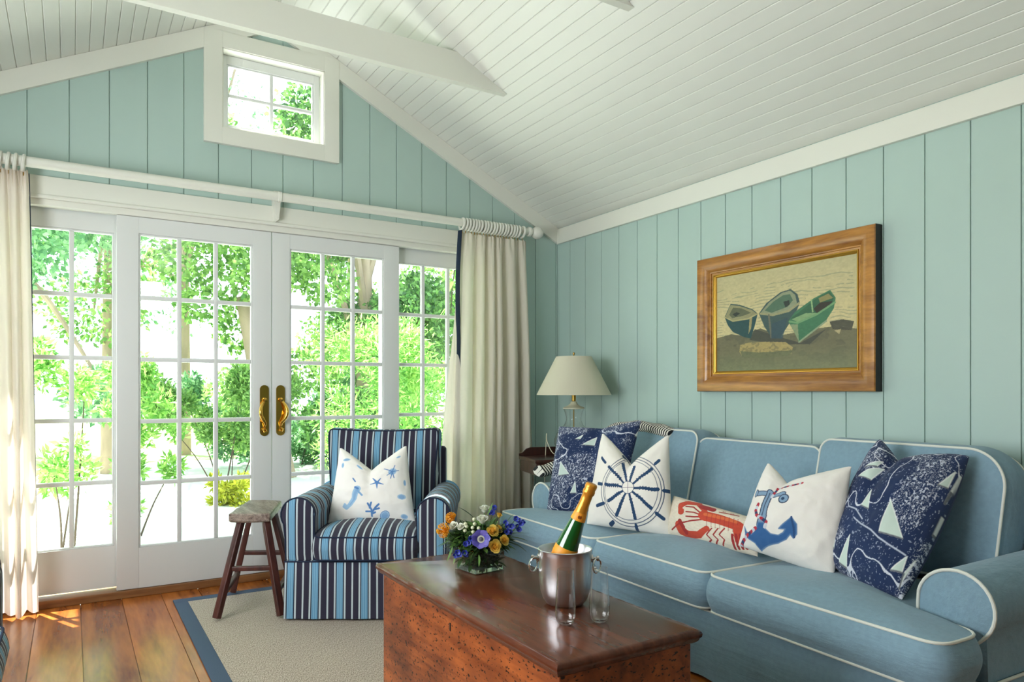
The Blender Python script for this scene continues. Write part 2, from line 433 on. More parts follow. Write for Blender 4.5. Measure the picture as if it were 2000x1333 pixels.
OX0, OX1 = -0.50, 2.56
def back_spans(p, q):
    top = max(zc(p), zc(q))+0.02
    c = (p+q)/2
    out = []
    if OX0 < c < OX1: out.append((2.12, 2.655) if 0.744 < c < 1.344 else (2.12, top))
    else: out.append((0, top))
    if 0.744 < c < 1.344: out.append((3.14, top))
    return out
def put_back(m, p, q, s0, s1):
    # split a board at the window and door edges
    m.box((p, D, s0), (q, D+0.014, s1), 0.0025)
def back_board(m, p, q, s0, s1):
    put_back(m, p, q, s0, s1)
m = MB()
cuts = [0.744, 1.344, OX0, OX1]
k = math.floor((XL-1.464)/0.1843); a = 1.464+k*0.1843
while a < XR:
    p = max(a+0.0022, XL); q = min(a+0.1843-0.0022, XR)
    if q > p:
        xs = [p]+sorted(c for c in cuts if p < c < q)+[q]
        for i in range(len(xs)-1):
            for s0, s1 in back_spans(xs[i], xs[i+1]):
                m.box((xs[i], D, s0), (xs[i+1], D+0.014, s1), 0.002 if len(xs) == 2 else 0)
    a += 0.1843
Yw0, Yw1 = D+0.007, D+0.14
for (a, b, c, d) in [(XL-0.1, OX0, 0, 4.0), (OX1, XR+0.1, 0, 4.0), (OX0, 0.744, 2.10, 4.0), (1.344, OX1, 2.10, 4.0), (0.744, 1.344, 2.10, 2.66), (0.744, 1.344, 3.135, 4.0)]:
    m.box((a, Yw0, c), (b, Yw1, d))
tag(m.build('wall_back', M['wall'], smooth=False), kind='structure')

m = MB()
def put_right(m, p, q, s0, s1): m.box((XR, p, s0), (XR+0.014, q, s1), 0.0025)
board_wall(m, 2.241, 0.1843, YB, D, lambda p, q: [(0, 2.40)], put_right)
m.box((XR+0.007, YB-0.1, -0.05), (XR+0.12, D+0.1, 2.5))
tag(m.build('wall_right', M['wall'], smooth=False), kind='structure')

# left and rear walls, out of view, each with an opening added for light
m = MB()
wl = (1.12, 3.08, 0.75, 1.95)
def put_left(m, p, q, s0, s1): m.box((XL-0.014, p, s0), (XL, q, s1), 0.0025)
board_wall(m, 0.35, 0.19, YB, D, lambda p, q: [(0, wl[2]), (wl[3], 2.4)] if wl[0]-.01 < (p+q)/2 < wl[1]+.01 else [(0, 2.4)], put_left)
for (a, b, c, d) in [(YB-0.1, wl[0], 0, 2.5), (wl[1], D+0.1, 0, 2.5), (wl[0], wl[1], 0, wl[2]), (wl[0], wl[1], wl[3], 2.5)]:
    m.box((XL-0.12, a, c), (XL-0.007, b, d))
tag(m.build('wall_left', M['wall'], smooth=False), kind='structure')
m = MB(); wr = (0.72, 1.36, 2.55, 3.10)
for (a, b, c, d) in [(XL-0.1, wr[0], 0, 4.0), (wr[1], XR+0.1, 0, 4.0), (wr[0], wr[1], 0, wr[2]), (wr[0], wr[1], wr[3], 4.0)]:
    m.box((a, YB-0.12, c), (b, YB, d))
tag(m.build('wall_rear', M['wall'], smooth=False), kind='structure')

# ceiling: two slopes of narrow painted boards
m = MB()
sl_len = math.hypot(1, 0.505)
for side in (1, -1):
    x = 0.0
    while x < 2.14:
        a, b = x+0.0016, min(x+0.0635-0.0016, 2.14)
        def P(xx, y, up):
            X = XR-xx if side == 1 else XL+xx
            nx = (0.505 if side == 1 else -0.505)/sl_len; nz = 1/sl_len
            z = 2.36+0.505*xx
            return (X+nx*up, y, z+nz*up)
        ch = 0.0018
        y0, y1 = YB-0.05, D+0.02
        vs = []
        for y in (y0, y1):
            vs += [P(a, y, 0.006), P(a, y, ch), P(a+ch, y, 0), P(b-ch, y, 0), P(b, y, ch), P(b, y, 0.006)]
        m.add(vs, [(i, i+1, i+7, i+6) for i in range(5)])
        x += 0.0635
    z0, z1 = 2.36, 2.36+0.505*2.12
    Xa, Xb = (XR, XR-2.12) if side == 1 else (XL, XL+2.12)
    Xo = XR+0.25 if side == 1 else XL-0.25
    up = 0.006
    m.add([(Xo, YB-0.2, z0-0.505*0.25+up), (Xb, YB-0.2, z1+up), (Xb, D+0.25, z1+up), (Xo, D+0.25, z0-0.505*0.25+up),
           (Xo, YB-0.2, z0-0.505*0.25+0.15), (Xb, YB-0.2, z1+0.15), (Xb, D+0.25, z1+0.15), (Xo, D+0.25, z0-0.505*0.25+0.15)],
          [(0,1,2,3), (4,5,6,7), (0,1,5,4), (1,2,6,5), (2,3,7,6), (3,0,4,7)])
tag(m.build('ceiling', M['ceil'], smooth=False), kind='structure')

# gable trim boards and the cornice on the side walls
def gable_trim(name, side):
    m = MB()
    f = (lambda d: XR-d) if side == 1 else (lambda d: XL+d)
    for (y0, e0, e1) in ((D-0.024, 0.0, 0.112),):
        pts = [(f(0), 2.243+e0), (f(2.10), 2.243+0.505*2.1+e0), (f(2.10), 2.243+0.505*2.1+e1+0.004), (f(0), 2.243+e1+0.004)]
        m.prism(pts, lambda a, b, t: (a, t, b), y0, D+0.001)
    return tag(m.build(name, M['white'], smooth=False), kind='structure')
gable_trim('trim_1', 1); gable_trim('trim_2', -1)
m = MB(); m.box((XR-0.022, YB, 2.242), (XR+0.001, D-0.024, 2.352), 0.002)
tag(m.build('trim_3', M['white']), kind='structure')
m = MB(); m.box((XL-0.001, YB, 2.242), (XL+0.022, D-0.024, 2.352), 0.002)
tag(m.build('trim_4', M['white']), kind='structure')
# header casing over the doors with stepped moulding
m = MB()
m.box((-0.66, D-0.020, 2.135), (2.72, D+0.001, 2.246), 0.003)
m.box((-0.66, D-0.034, 2.128), (2.72, D+0.001, 2.148), 0.006)
m.box((-0.66, D-0.012, 2.094), (2.72, D+0.04, 2.134), 0.006)
tag(m.build('trim_5', M['white']), kind='structure')
m = MB(); m.box((-0.61, D-0.018, 0), (-0.50, D+0.001, 2.094), 0.003); m.box((-0.53, D+0.001, 0.05), (-0.50, D+0.13, 2.1), 0)
tag(m.build('trim_6', M['white']), kind='structure')
m = MB(); m.box((2.56, D-0.018, 0), (2.67, D+0.001, 2.094), 0.003); m.box((2.56, D+0.001, 0.05), (2.59, D+0.13, 2.1), 0)
tag(m.build('trim_7', M['white']), kind='structure')
m = MB(); m.box((OX0, D-0.012, 0.0), (OX1, D+0.14, 0.042), 0.004)
tag(m.build('trim_8', M['sill']), kind='structure')
m = MB(); m.box((XR-0.016, YB, 0), (XR+0.001, D, 0.13), 0.003)
tag(m.build('baseboard_right', M['white']), kind='structure')
m = MB(); m.box((2.67, D-0.016, 0), (XR-0.016, D+0.001, 0.13), 0.003)
tag(m.build('baseboard_back', M['white']), kind='structure')
# small-window casing
m = MB()
x0, x1, z0, z1 = 0.645, 1.436, 2.569, 3.222
a0, a1, b0, b1 = 0.744, 1.344, 2.666, 3.13
for (p, q, r, s) in [(x0, a0, z0, z1), (a1, x1, z0, z1), (a0, a1, z0, b0), (a0, a1, b1, z1)]:
    m.box((p, D-0.028, r), (q, D+0.001, s), 0.0008)
for (p, q, r, s) in [(a0-0.02, a0+0.006, b0, b1), (a1-0.006, a1+0.02, b0, b1), (a0, a1, b0-0.02, b0+0.006), (a0, a1, b1-0.006, b1+0.02)]:
    m.box((p, D-0.02, r), (q, D+0.13, s), 0)
tag(m.build('trim_9', M['white']), kind='structure')

# ------------------------------------------------------------------ glazed doors and windows
def panel(name, x0, x1, z0, z1, g, y, cols, rows, th=0.04, mw=0.024, matk='door_white', gm=0.010):
    root = empty(name, ((x0+x1)/2, y, z0)); tag(root, kind='structure')
    ox, oy, oz = (x0+x1)/2, y, z0
    gx0, gx1, gz0, gz1 = g
    def b(m, p, q, bev=0.002): m.box((p[0]-ox, p[1]-oy, p[2]-oz), (q[0]-ox, q[1]-oy, q[2]-oz), bev)
    m = MB()
    b(m, (x0, y, z0), (gx0-gm, y+th, z1)); b(m, (gx1+gm, y, z0), (x1, y+th, z1))
    b(m, (gx0-gm, y, z0), (gx1+gm, y+th, gz0-gm), 0.0); b(m, (gx0-gm, y, gz1+gm), (gx1+gm, y+th, z1), 0.0)
    # sticking (inner moulding)
    for (p, q, r, s) in [(gx0-gm, gx0, gz0-gm, gz1+gm), (gx1, gx1+gm, gz0-gm, gz1+gm), (gx0, gx1, gz0-gm, gz0), (gx0, gx1, gz1, gz1+gm)]:
        b(m, (p, y+0.007, r), (q, y+th-0.007, s), 0.003)
    m.build('frame', M[matk], root)
    m = MB()
    for i in range(1, cols):
        x = gx0+(gx1-gx0)*i/cols; b(m, (x-mw/2, y+0.006, gz0), (x+mw/2, y+th-0.006, gz1), 0.006)
    for i in range(1, rows):
        z = gz0+(gz1-gz0)*i/rows; b(m, (gx0, y+0.0065, z-mw/2), (gx1, y+th-0.0065, z+mw/2), 0.006)
    m.build('muntins', M[matk], root)
    m = MB(); b(m, (gx0-0.004, y+th/2-0.0015, gz0-0.004), (gx1+0.004, y+th/2+0.0015, gz1+0.004), 0)
    m.build('glass', M['glass'], root, smooth=False)
    return root
dl = panel('door_1', 0.208, 1.0265, 0.045, 2.092, (0.325, 0.909, 0.278, 1.993), D, 3, 5)
dr = panel('door_2', 1.0315, 1.852, 0.045, 2.092, (1.147, 1.735, 0.278, 1.993), D, 3, 5)
panel('window_2', -0.495, 0.300, 0.055, 2.100, (-0.38, 0.189, 0.292, 1.992), D+0.06, 3, 5)
wr_ = panel('window_3', 1.745, 2.555, 0.055, 2.100, (1.865, 2.440, 0.292, 1.992), D+0.06, 3, 5)
w1 = panel('window_1', 0.756, 1.332, 2.682, 3.122, (0.792, 1.290, 2.716, 3.062), D+0.055, 2, 2, 0.035, 0.022)
# window crank
m = MB(); m.box((-0.035, -0.022, 0.012), (0.045, 0.0, 0.026), 0.006); m.tube([(0.0, -0.02, 0.024), (0.01, -0.03, 0.04), (0.03, -0.03, 0.052)], 0.006); 
m.tube([(0.03, -0.03, 0.05), (0.034, -0.03, 0.072)], 0.008)
m.build('crank_handle', M['white'], w1)
# a dark lock on the meeting stile of the fixed side panel
m = MB(); m.box((-0.385, -0.006, 0.985), (-0.37, 0.002, 1.09), 0.002); m.build('lock_plate', M['black'], wr_)
# brass lever handles
def handle(door, xc, sgn, ox):
    ox_ = door.location.x; oz = door.location.z
    m = MB(); z0, z1 = 0.862, 1.168; w = 0.026
    pts = [(xc-ox_+w*math.cos(a), z1-w-oz+w*math.sin(a)) for a in np.linspace(0, PI, 12)] + [(xc-ox_+w*math.cos(a), z0+w-oz+w*math.sin(a)) for a in np.linspace(PI, 2*PI, 12)]
    m.prism(pts, lambda a, b, t: (a, t, b), -0.006, 0.0)
    pl = m.build('door_plate', M['brass'], door, angle=30)
    m = MB(); X = xc-ox_
    p = []
    for t in np.linspace(0, 1, 22):
        z = 1.075-oz-0.165*t
        bx = sgn*0.030*math.sin(PI*min(t*1.25, 1))**0.8 if t < 0.8 else 0
        y = -0.008-0.038*math.sin(PI*min(1, t*1.08))**0.7
        p.append((X+bx, y, z))
    R = [0.0075+0.003*math.sin(PI*t) for t in np.linspace(0, 1, 22)]
    m.tube(p, R, 10)
    m.lathe([(0.0, -0.03), (0.012, -0.026), (0.013, -0.012), (0.009, 0.0)], (X, 0, 1.08-oz), 16, ax=(0, 1, 0))
    m.tube([(X, -0.01, 0.910-oz), (X+sgn*0.010, -0.02, 0.902-oz), (X+sgn*0.004, -0.022, 0.888-oz), (X-sgn*0.008, -0.02, 0.892-oz), (X-sgn*0.005, -0.018, 0.903-oz)], 0.006, 8)
    g = m.build('door_handle', M['brass'], door)
handle(dl, 0.984, -1, 0); handle(dr, 1.079, 1, 0)

# unseen windows added beside and behind the tripod to frame the fill lamps
def plain_window(name, axis, lo, hi, z0, z1, pos):
    root = empty(name, (pos, (lo+hi)/2, z0) if axis == 'x' else ((lo+hi)/2, pos, z0)); tag(root, kind='structure')
    m = MB(); L = (hi-lo)/2; h = z1-z0
    def b(a, c, r, s, w=0.02):
        if axis == 'x': m.box((-w, a, r), (w, c, s))
        else: m.box((a, -w, r), (c, w, s))
    for (a, c, r, s) in [(-L, -L+.05, 0, h), (L-.05, L, 0, h), (-L, L, 0, .05), (-L, L, h-.05, h), (-.02, .02, 0, h), (-L, L, h/2-.015, h/2+.015)]: b(a, c, r, s)
    m.build('frame', M['white'], root)
plain_window('added_window_4', 'x', wl[0], wl[1], wl[2], wl[3], XL-0.09)
plain_window('added_window_5', 'y', wr[0], wr[1], wr[2], wr[3], YB-0.09)

# tie beams
def beam(y, label):
    t = 0.042
    zb, zt = 2.857, 3.022
    root = MB()
    xr0 = XR-(zb-2.36)/0.505; xr1 = XR-(zt-2.36)/0.505; xl0 = XL+(zb-2.36)/0.505; xl1 = XL+(zt-2.36)/0.505
    root.prism([(xl0, zb), (xr0, zb), (xr1, zt), (xl1, zt)], lambda a, b, t_: (a, t_, b), y, y+t)
    o = root.build('ceiling_beam', M['white'], smooth=False, recenter=True)
    tag(o, label, 'beam', 'white tie beams under the ceiling')
beam(3.542, 'long white tie beam crossing the ceiling in front of the small gable window')
beam(2.44, 'second white tie beam, only its end tip showing at the top edge right of the first')

# unseen hood added outside over the doors to keep sun off the floor
m = MB(); m.box((-0.60, D+0.14, 2.42), (2.95, D+1.35, 2.50), 0.01)
hood = m.build('added_sun_hood', M['white'], recenter=True); tag(hood, 'unseen white hood added outside over the garden doors to block the sun', 'hood')

# ------------------------------------------------------------------ curtain rod, rings, curtains
RY, RZ = 4.31, 2.280
rod = empty('curtain_rod', (XM, RY, RZ)); tag(rod, 'white wooden curtain rod spanning the wall above the glazed doors', 'curtain rod')
m = MB(); m.tube([(-0.95-XM, 0, 0), (2.80-XM, 0, 0)], 0.0265, 20); m.build('pole', M['white'], rod)
for s, xe in ((1, 2.80), (-1, -0.95)):
    m = MB(); m.lathe([(0.0265, -0.01), (0.034, -0.005), (0.034, 0.012), (0.022, 0.018), (0.022, 0.03), (0.03, 0.036), (0.041, 0.052), (0.046, 0.073), (0.041, 0.095), (0.028, 0.111), (0.0, 0.118)], (xe-XM, 0, 0), 24, ax=(s, 0, 0))
    m.build('finial', M['white'], rod)
bx = 1.045
m = MB(); m.tube([(bx-XM, 0, 0), (bx-XM, D-RY-0.02, -0.0)], 0.012, 10)
m.prism([(-0.028, 0.045), (0.028, 0.045), (0.022, -0.05), (0.012, -0.12), (0.0, -0.13), (-0.012, -0.12), (-0.022, -0.05)], lambda a, b, t: (bx-XM+a*0.75, t, b), 0.05, 0.119)
m.lathe([(0.0285, -0.012), (0.032, -0.008), (0.032, 0.008), (0.0285, 0.012)], (bx-XM, 0, 0), 20, ax=(1, 0, 0))
m.build('bracket', M['white'], rod)

def ring_mesh():
    m = MB(); R = 0.0375
    m.tube([(0.004*math.sin(a), R*math.cos(a), R*math.sin(a)) for a in np.linspace(0, 2*PI, 28, endpoint=False)], 0.0085, 8, closed=True)
    return m
ring = empty('curtain_ring', (0, RY, RZ-0.0105))
ring_mesh().build('ring', M['white'], ring)
m = MB(); m.tube([(0, 0, -0.045), (0, 0, -0.062)], 0.003, 6); m.build('eye_screw', M['brass_dull'], ring)
xs = list(np.linspace(2.262, 2.705, 20)); first = True
rr2 = random.Random(3)
for x in xs:
    o = ring if first else dup(ring); first = False
    o.location = (x+rr2.uniform(-.003, .003), RY, RZ-0.0105)
    tag(o, 'white wooden curtain ring in the tight row above the right curtain', 'curtain ring', 'rings above the right curtain')
o = dup(ring, (2.745, RY, RZ-0.0105)); tag(o, 'white wooden curtain ring nearest the ball finial, standing apart from the row', 'curtain ring'); 
if 'group' in o: del o['group']
for i, x in enumerate((-0.205, -0.238, -0.268, -0.300, -0.335, -0.37)):
    o = dup(ring, (x, RY, RZ-0.0105)); tag(o, 'white wooden curtain ring above the left curtain', 'curtain ring', 'rings above the left curtain')

def curtain(name, xt, xb, ztop, zbot, nf, amp, matk, seed, label, nu=420, nv=64, head=0.13):
    r = random.Random(seed)
    ph = [r.uniform(0, 2*PI) for _ in range(8)]; am = [r.uniform(0.5, 1.0) for _ in range(8)]
    m = MB(); vs = []; uv = []
    for j in range(nv+1):
        t = j/nv; z = ztop+(zbot-ztop)*t
        k = min(1, t*(ztop-zbot)/head)         # 0 in the heading
        w = min(1, t*1.2)
        L = xt[0]+(xb[0]-xt[0])*t**0.8; R_ = xt[1]+(xb[1]-xt[1])*t**0.8
        for i in range(nu+1):
            s = i/nu
            sw = s + 0.034*math.sin(2*PI*s*1.7+ph[0])*am[0] + 0.016*math.sin(2*PI*s*4+ph[1]+t*1.5)*w
            p = 2*PI*nf*sw
            fold = math.sin(p) + 0.35*math.sin(2*p+ph[2]+t*2)*w + 0.3*math.sin(0.5*p+ph[3])
            pinch = 0.012*math.sin(3*p)*max(0, 1-k*0.9)
            a = amp*(0.35+0.65*min(1, t*2.2+0.15))
            y = RY + a*fold*(0.5+0.5*k) + pinch
            x = L+(R_-L)*s + 0.25*a*math.cos(p)*k
            zz = z + (0.012*math.sin(p*0.5+ph[4]) if j == nv else 0)
            if j == 0: zz += 0.008*math.sin(3*p)
            vs.append((x, y, zz)); uv.append((s, t))
    fs = []
    for j in range(nv):
        for i in range(nu):
            a = j*(nu+1)+i; fs.append((a, a+1, a+nu+2, a+nu+1))
    root = empty(name, ((xb[0]+xb[1])/2, RY, zbot)); tag(root, label, 'curtain')
    o = root.location
    m.add([(v[0]-o[0], v[1]-o[1], v[2]-o[2]) for v in vs], fs, uv)
    m.build('cloth', M[matk], root, angle=180)
    return root
cr = curtain('curtain', (2.255, 2.79), (2.185, 2.86), 2.212, 0.015, 6.5, 0.058, 'curtain', 4, 'cream linen curtain with navy edge gathered between the doors and the corner', 520)
cl = curtain('curtain', (-0.62, -0.186), (-0.60, -0.150), 2.235, 0.018, 8, 0.030, 'curtain_l', 11, 'warm white curtain gathered at the far left edge, sunlit at its hem')
# navy lining turned round the leading edge of the right curtain, and the hem fold beside it
o = cr.location
m = MB(); vs = []; n = 40
for j in range(n+1):
    t = j/n; z = 2.225+(0.02-2.225)*t
    xa = 2.243-0.02*t-0.012*math.sin(PI*min(1, t*3)); wdt = 0.011+0.003*math.sin(3*t) if t < 0.3 else 0.008
    yy = RY-0.012+0.008*math.sin(5*t)
    vs += [(xa-wdt/2-o[0], yy+0.03-o[1], z-o[2]), (xa+wdt/2-o[0], yy-0.012-o[1], z-o[2]), (xa+wdt/2+0.003-o[0], yy+0.004-o[1], z-o[2])]
m.add(vs, [f for j in range(n) for f in ((3*j, 3*j+1, 3*j+4, 3*j+3), (3*j+1, 3*j+2, 3*j+5, 3*j+4))])
c = m.build('lining', M['navy_cloth'], cr, angle=180); c['label'] = 'navy lining along the leading edge'
m = MB(); vs = []
for j in range(n+1):
    t = j/n; z = 1.75+(0.02-1.75)*t; xr_ = 2.232-0.015*t
    xl_ = xr_-0.004-0.10*math.sin(PI/2*min(1, t*1.5))**1.3
    for i in range(9):
        s = i/8; vs.append((xl_+(xr_-xl_)*s-o[0], RY+0.03+0.018*math.sin(3*PI*s)*t-o[1], z-o[2]))
m.add(vs, [(j*9+i, j*9+i+1, j*9+i+10, j*9+i+9) for j in range(n) for i in range(8)])
m.build('hem_fold', M['curtain_l'], cr, angle=180)
o = cl.location
m = MB(); vs = []
for j in range(n+1):
    t = j/n; z = 2.225+(0.02-2.225)*t; xa = -0.186+0.036*t**0.8+0.004
    vs += [(xa-0.003-o[0], RY+0.012-o[1], z-o[2]), (xa+0.0015-o[0], RY+0.014-o[1], z-o[2])]
m.add(vs, [(2*j, 2*j+1, 2*j+3, 2*j+2) for j in range(n)])
c = m.build('lining', M['navy_cloth'], cl, angle=180); c['label'] = 'thin navy lining edge'

# ------------------------------------------------------------------ soft furniture helpers
def rrect(a0, a1, b0, b1, r, step=0.035):
    """rounded rectangle outline, corners may have their own radius (bl, br, tr, tl)"""
    if not isinstance(r, (list, tuple)): r = [r]*4
    C_ = [(a0+r[0], b0+r[0], r[0], PI), (a1-r[1], b0+r[1], r[1], 1.5*PI), (a1-r[2], b1-r[2], r[2], 0), (a0+r[3], b1-r[3], r[3], 0.5*PI)]
    key = []
    for cx, cy, q, s in C_:
        n = max(3, int(q*1.57/0.012))
        key += [(cx+q*math.cos(s+k*PI/2/n), cy+q*math.sin(s+k*PI/2/n)) for k in range(n+1)]
    return densify(key, step)
def densify(key, step=0.035):
    out = []
    for i in range(len(key)):
        p, q = key[i], key[(i+1) % len(key)]; d = math.dist(p, q); n = max(1, int(round(d/step)))
        for k in range(n): out.append((p[0]+(q[0]-p[0])*k/n, p[1]+(q[1]-p[1])*k/n))
    return out

def boxed(peri, c0, c1, fn, bulge=0.012, puff=0.03, puff2=None, seed=0, wr=0.003, ctr=None, er=0.006, uvf=None, pow_=2.4):
    """a boxed cushion: outline peri in (a,b), thickness c0..c1"""
    if puff2 is None: puff2 = puff*0.4
    n = len(peri); cx = sum(p[0] for p in peri)/n; cy = sum(p[1] for p in peri)/n
    if ctr: cx, cy = ctr
    r = random.Random(seed); W_ = [(r.uniform(6, 16), r.uniform(6, 16), r.uniform(0, 6.28)) for _ in range(6)]
    def wob(a, b): return wr*sum(math.sin(k[0]*a+k[1]*b*(1 if i % 2 else -1)+k[2]) for i, k in enumerate(W_))/2.4
    nor = []
    for i in range(n):
        p, q = peri[i-1], peri[(i+1) % n]; dx, dy = q[0]-p[0], q[1]-p[1]; L = math.hypot(dx, dy) or 1
        nor.append((dy/L, -dx/L))
    ar = sum(peri[i-1][0]*peri[i][1]-peri[i][0]*peri[i-1][1] for i in range(n))
    sg = 1 if ar > 0 else -1
    rings = []
    NS = 8
    S_ = [0.12, 0.3, 0.48, 0.64, 0.77, 0.87, 0.94, 0.985]
    for s in S_: rings.append([(cx+(p[0]-cx)*s, cy+(p[1]-cy)*s, c0-puff2*(1-s**pow_)) for p in peri])
    rings.append([(p[0], p[1], c0) for p in peri])
    for k in range(1, NS):
        t = k/NS; o = bulge*math.sin(PI*t)
        rings.append([(p[0]+sg*nv[0]*o, p[1]+sg*nv[1]*o, c0+(c1-c0)*t) for p, nv in zip(peri, nor)])
    rings.append([(p[0], p[1], c1) for p in peri])
    for s in S_[::-1]: rings.append([(cx+(p[0]-cx)*s, cy+(p[1]-cy)*s, c1+puff*(1-s**pow_)+wob(cx+(p[0]-cx)*s, (p[1]-cy)*s)*min(1, (1-s)*6)) for p in peri])
    m = MB(); vs = []; uv = []
    for rg in rings:
        for a, b, c in rg: vs.append(fn(a, b, c)); uv.append(uvf(a, b, c) if uvf else (a, b))
    uc = uvf(cx, cy, c1) if uvf else (cx, cy)
    vs.append(fn(cx, cy, c0-puff2)); uv.append(uc); vs.append(fn(cx, cy, c1+puff+wob(cx, 0))); uv.append(uc)
    fs = []
    for j in range(len(rings)-1):
        for i in range(n): k = (i+1) % n; fs.append((j*n+i, j*n+k, (j+1)*n+k, (j+1)*n+i))
    b0 = len(vs)-2; e = (len(rings)-1)*n
    for i in range(n): k = (i+1) % n; fs.append((b0, k, i)); fs.append((b0+1, e+i, e+k))
    m.add(vs, fs, uv); return m
def pipe(m, peri, c, fn, r=0.005, out=0.001, closed=True):
    m.tube([fn(a, b, c) for a, b in peri], r, 8, closed=closed); return m

# ------------------------------------------------------------------ sofa along the right wall
SR = math.radians(-2.2)
sofa = empty('sofa', (2.035, 1.0, 0), SR); tag(sofa, 'three-seat pale blue slipcovered sofa with cream piping along the right wall', 'sofa')
L1 = 2.66
# skirted base
def skirt_path(x0, y0, x1, y1, z, amp=0.004, seed=1):
    r = random.Random(seed); pts = densify([(x0, y0), (x1, y0), (x1, y1), (x0, y1)], 0.02)
    return pts
m = MB(); pk = densify([(0.045, 0.045), (0.93, 0.045), (0.93, L1-0.05), (0.045, L1-0.05)], 0.02); n = len(pk); cxx, cyy = 0.49, L1/2
lv = [0.0, 0.04, 0.10, 0.16, 0.22, 0.262, 0.27]
vs = []
for j, z in enumerate(lv):
    g = (1-j/(len(lv)-1))
    for i, (x, y) in enumerate(pk):
        fold = 0.006*g*math.sin(y*23+1.3)+0.004*g*math.sin(y*41+x*17)
        dx = -1 if x < 0.05 else (1 if x > 0.92 else 0); dy = -1 if y < 0.05 else (1 if y > L1-0.055 else 0)
        o = 0.018*g+fold
        vs.append((x+dx*o, y+dy*o, z+0.012 if j == 0 else z))
fs = [(j*n+i, j*n+(i+1) % n, (j+1)*n+(i+1) % n, (j+1)*n+i) for j in range(len(lv)-1) for i in range(n)]
fs.append(tuple((len(lv)-1)*n+i for i in range(n)))
m.add(vs, fs); m.build('skirt', M['sofa'], sofa, angle=60)
m = MB(); m.tube([(x, y, 0.272) for x, y in pk], 0.005, 8, closed=True); m.build('skirt_piping', M['piping'], sofa)
# seat cushions: fn(a=x, b=l)
fz = lambda a, b, c: (a, b, c)
zt, zb = 0.428, 0.290
seat_out = [
    ('near', [(0.0, 0.055), (0.215, 0.055), (0.235, 0.262), (0.64, 0.262), (0.64, 0.945), (0.0, 0.945)], 5),
    ('mid', None, 6), ('far', None, 7)]
def rounded(poly, r, n=5):
    out = []
    N = len(poly)
    for i in range(N):
        p = Vector(poly[i]); a = (Vector(poly[i-1])-p); b = (Vector(poly[(i+1) % N])-p)
        q = min(r, a.length*0.45, b.length*0.45); a = a.normalized(); b = b.normalized()
        A_, B_ = p+a*q, p+b*q
        for k in range(n+1):
            t = k/n; out.append(tuple((A_*(1-t)**2 + p*2*t*(1-t) + B_*t*t)))
    return densify(out, 0.03)
near = rounded([(0.0, 0.05), (0.20, 0.05), (0.235, 0.258), (0.64, 0.258), (0.64, 0.943), (0.0, 0.943)], 0.065)
mid = rounded([(0.0, 0.953), (0.64, 0.953), (0.64, 1.672), (0.0, 1.672)], 0.055)
far = rounded([(0.0, 1.682), (0.64, 1.682), (0.64, 2.43), (0.235, 2.43), (0.20, 2.60), (0.0, 2.60)], 0.065)
for pts, sd, ct in ((near, 5, (0.22, 0.58)), (mid, 6, None), (far, 7, (0.24, 2.06))):
    k = boxed(pts, zb, zt, fz, 0.022, 0.042, 0.0, sd, 0.004, ct).build('seat_cushion', M['sofa'], sofa, angle=50)
    m = MB(); pipe(m, pts, zt, fz); pipe(m, pts, zb, fz); m.build('piping', M['piping'], k)
# back cushions leaning on the frame
TH = math.radians(13)
def backfn(x0, z0, th=TH):
    return lambda a, b, c: (x0+b*math.sin(th)-c*math.cos(th), a, z0+b*math.cos(th)+c*math.sin(th)*0.6)
for (a0, a1, hgt, x0, rad, sd, th) in ((0.235, 0.985, 0.475, 0.80, [0.05, 0.05, 0.05, 0.05], 11, TH), (0.985, 1.745, 0.435, 0.81, 0.05, 12, TH*1.1), (1.735, 2.47, 0.47, 0.80, 0.05, 13, TH)):
    rr_ = [0.05, 0.05, 0.06, 0.06]
    if sd == 11: rr_ = [0.05, 0.04, 0.05, 0.13]; pts = rrect(a0, a1, 0, hgt, [0.10, 0.05, 0.05, 0.14])
    else: pts = rrect(a0, a1, 0, hgt, rr_)
    f = backfn(x0, 0.435, th)
    k = boxed(pts, 0.0, 0.175, f, 0.018, 0.045, 0.01, sd, 0.006).build('back_cushion', M['sofa'], sofa, angle=50)
    m = MB(); pipe(m, pts, 0.175, f); pipe(m, pts, 0.0, f); m.build('piping', M['piping'], k)
# back frame
m = MB(); pr = [(0.80, 0.27), (0.95, 0.27), (0.965, 0.74), (0.95, 0.785), (0.91, 0.80), (0.86, 0.785), (0.835, 0.74)]
m.prism(pr, lambda a, b, t: (a, t, b), 0.06, L1-0.06); m.build('back_frame', M['sofa'], sofa, angle=60)
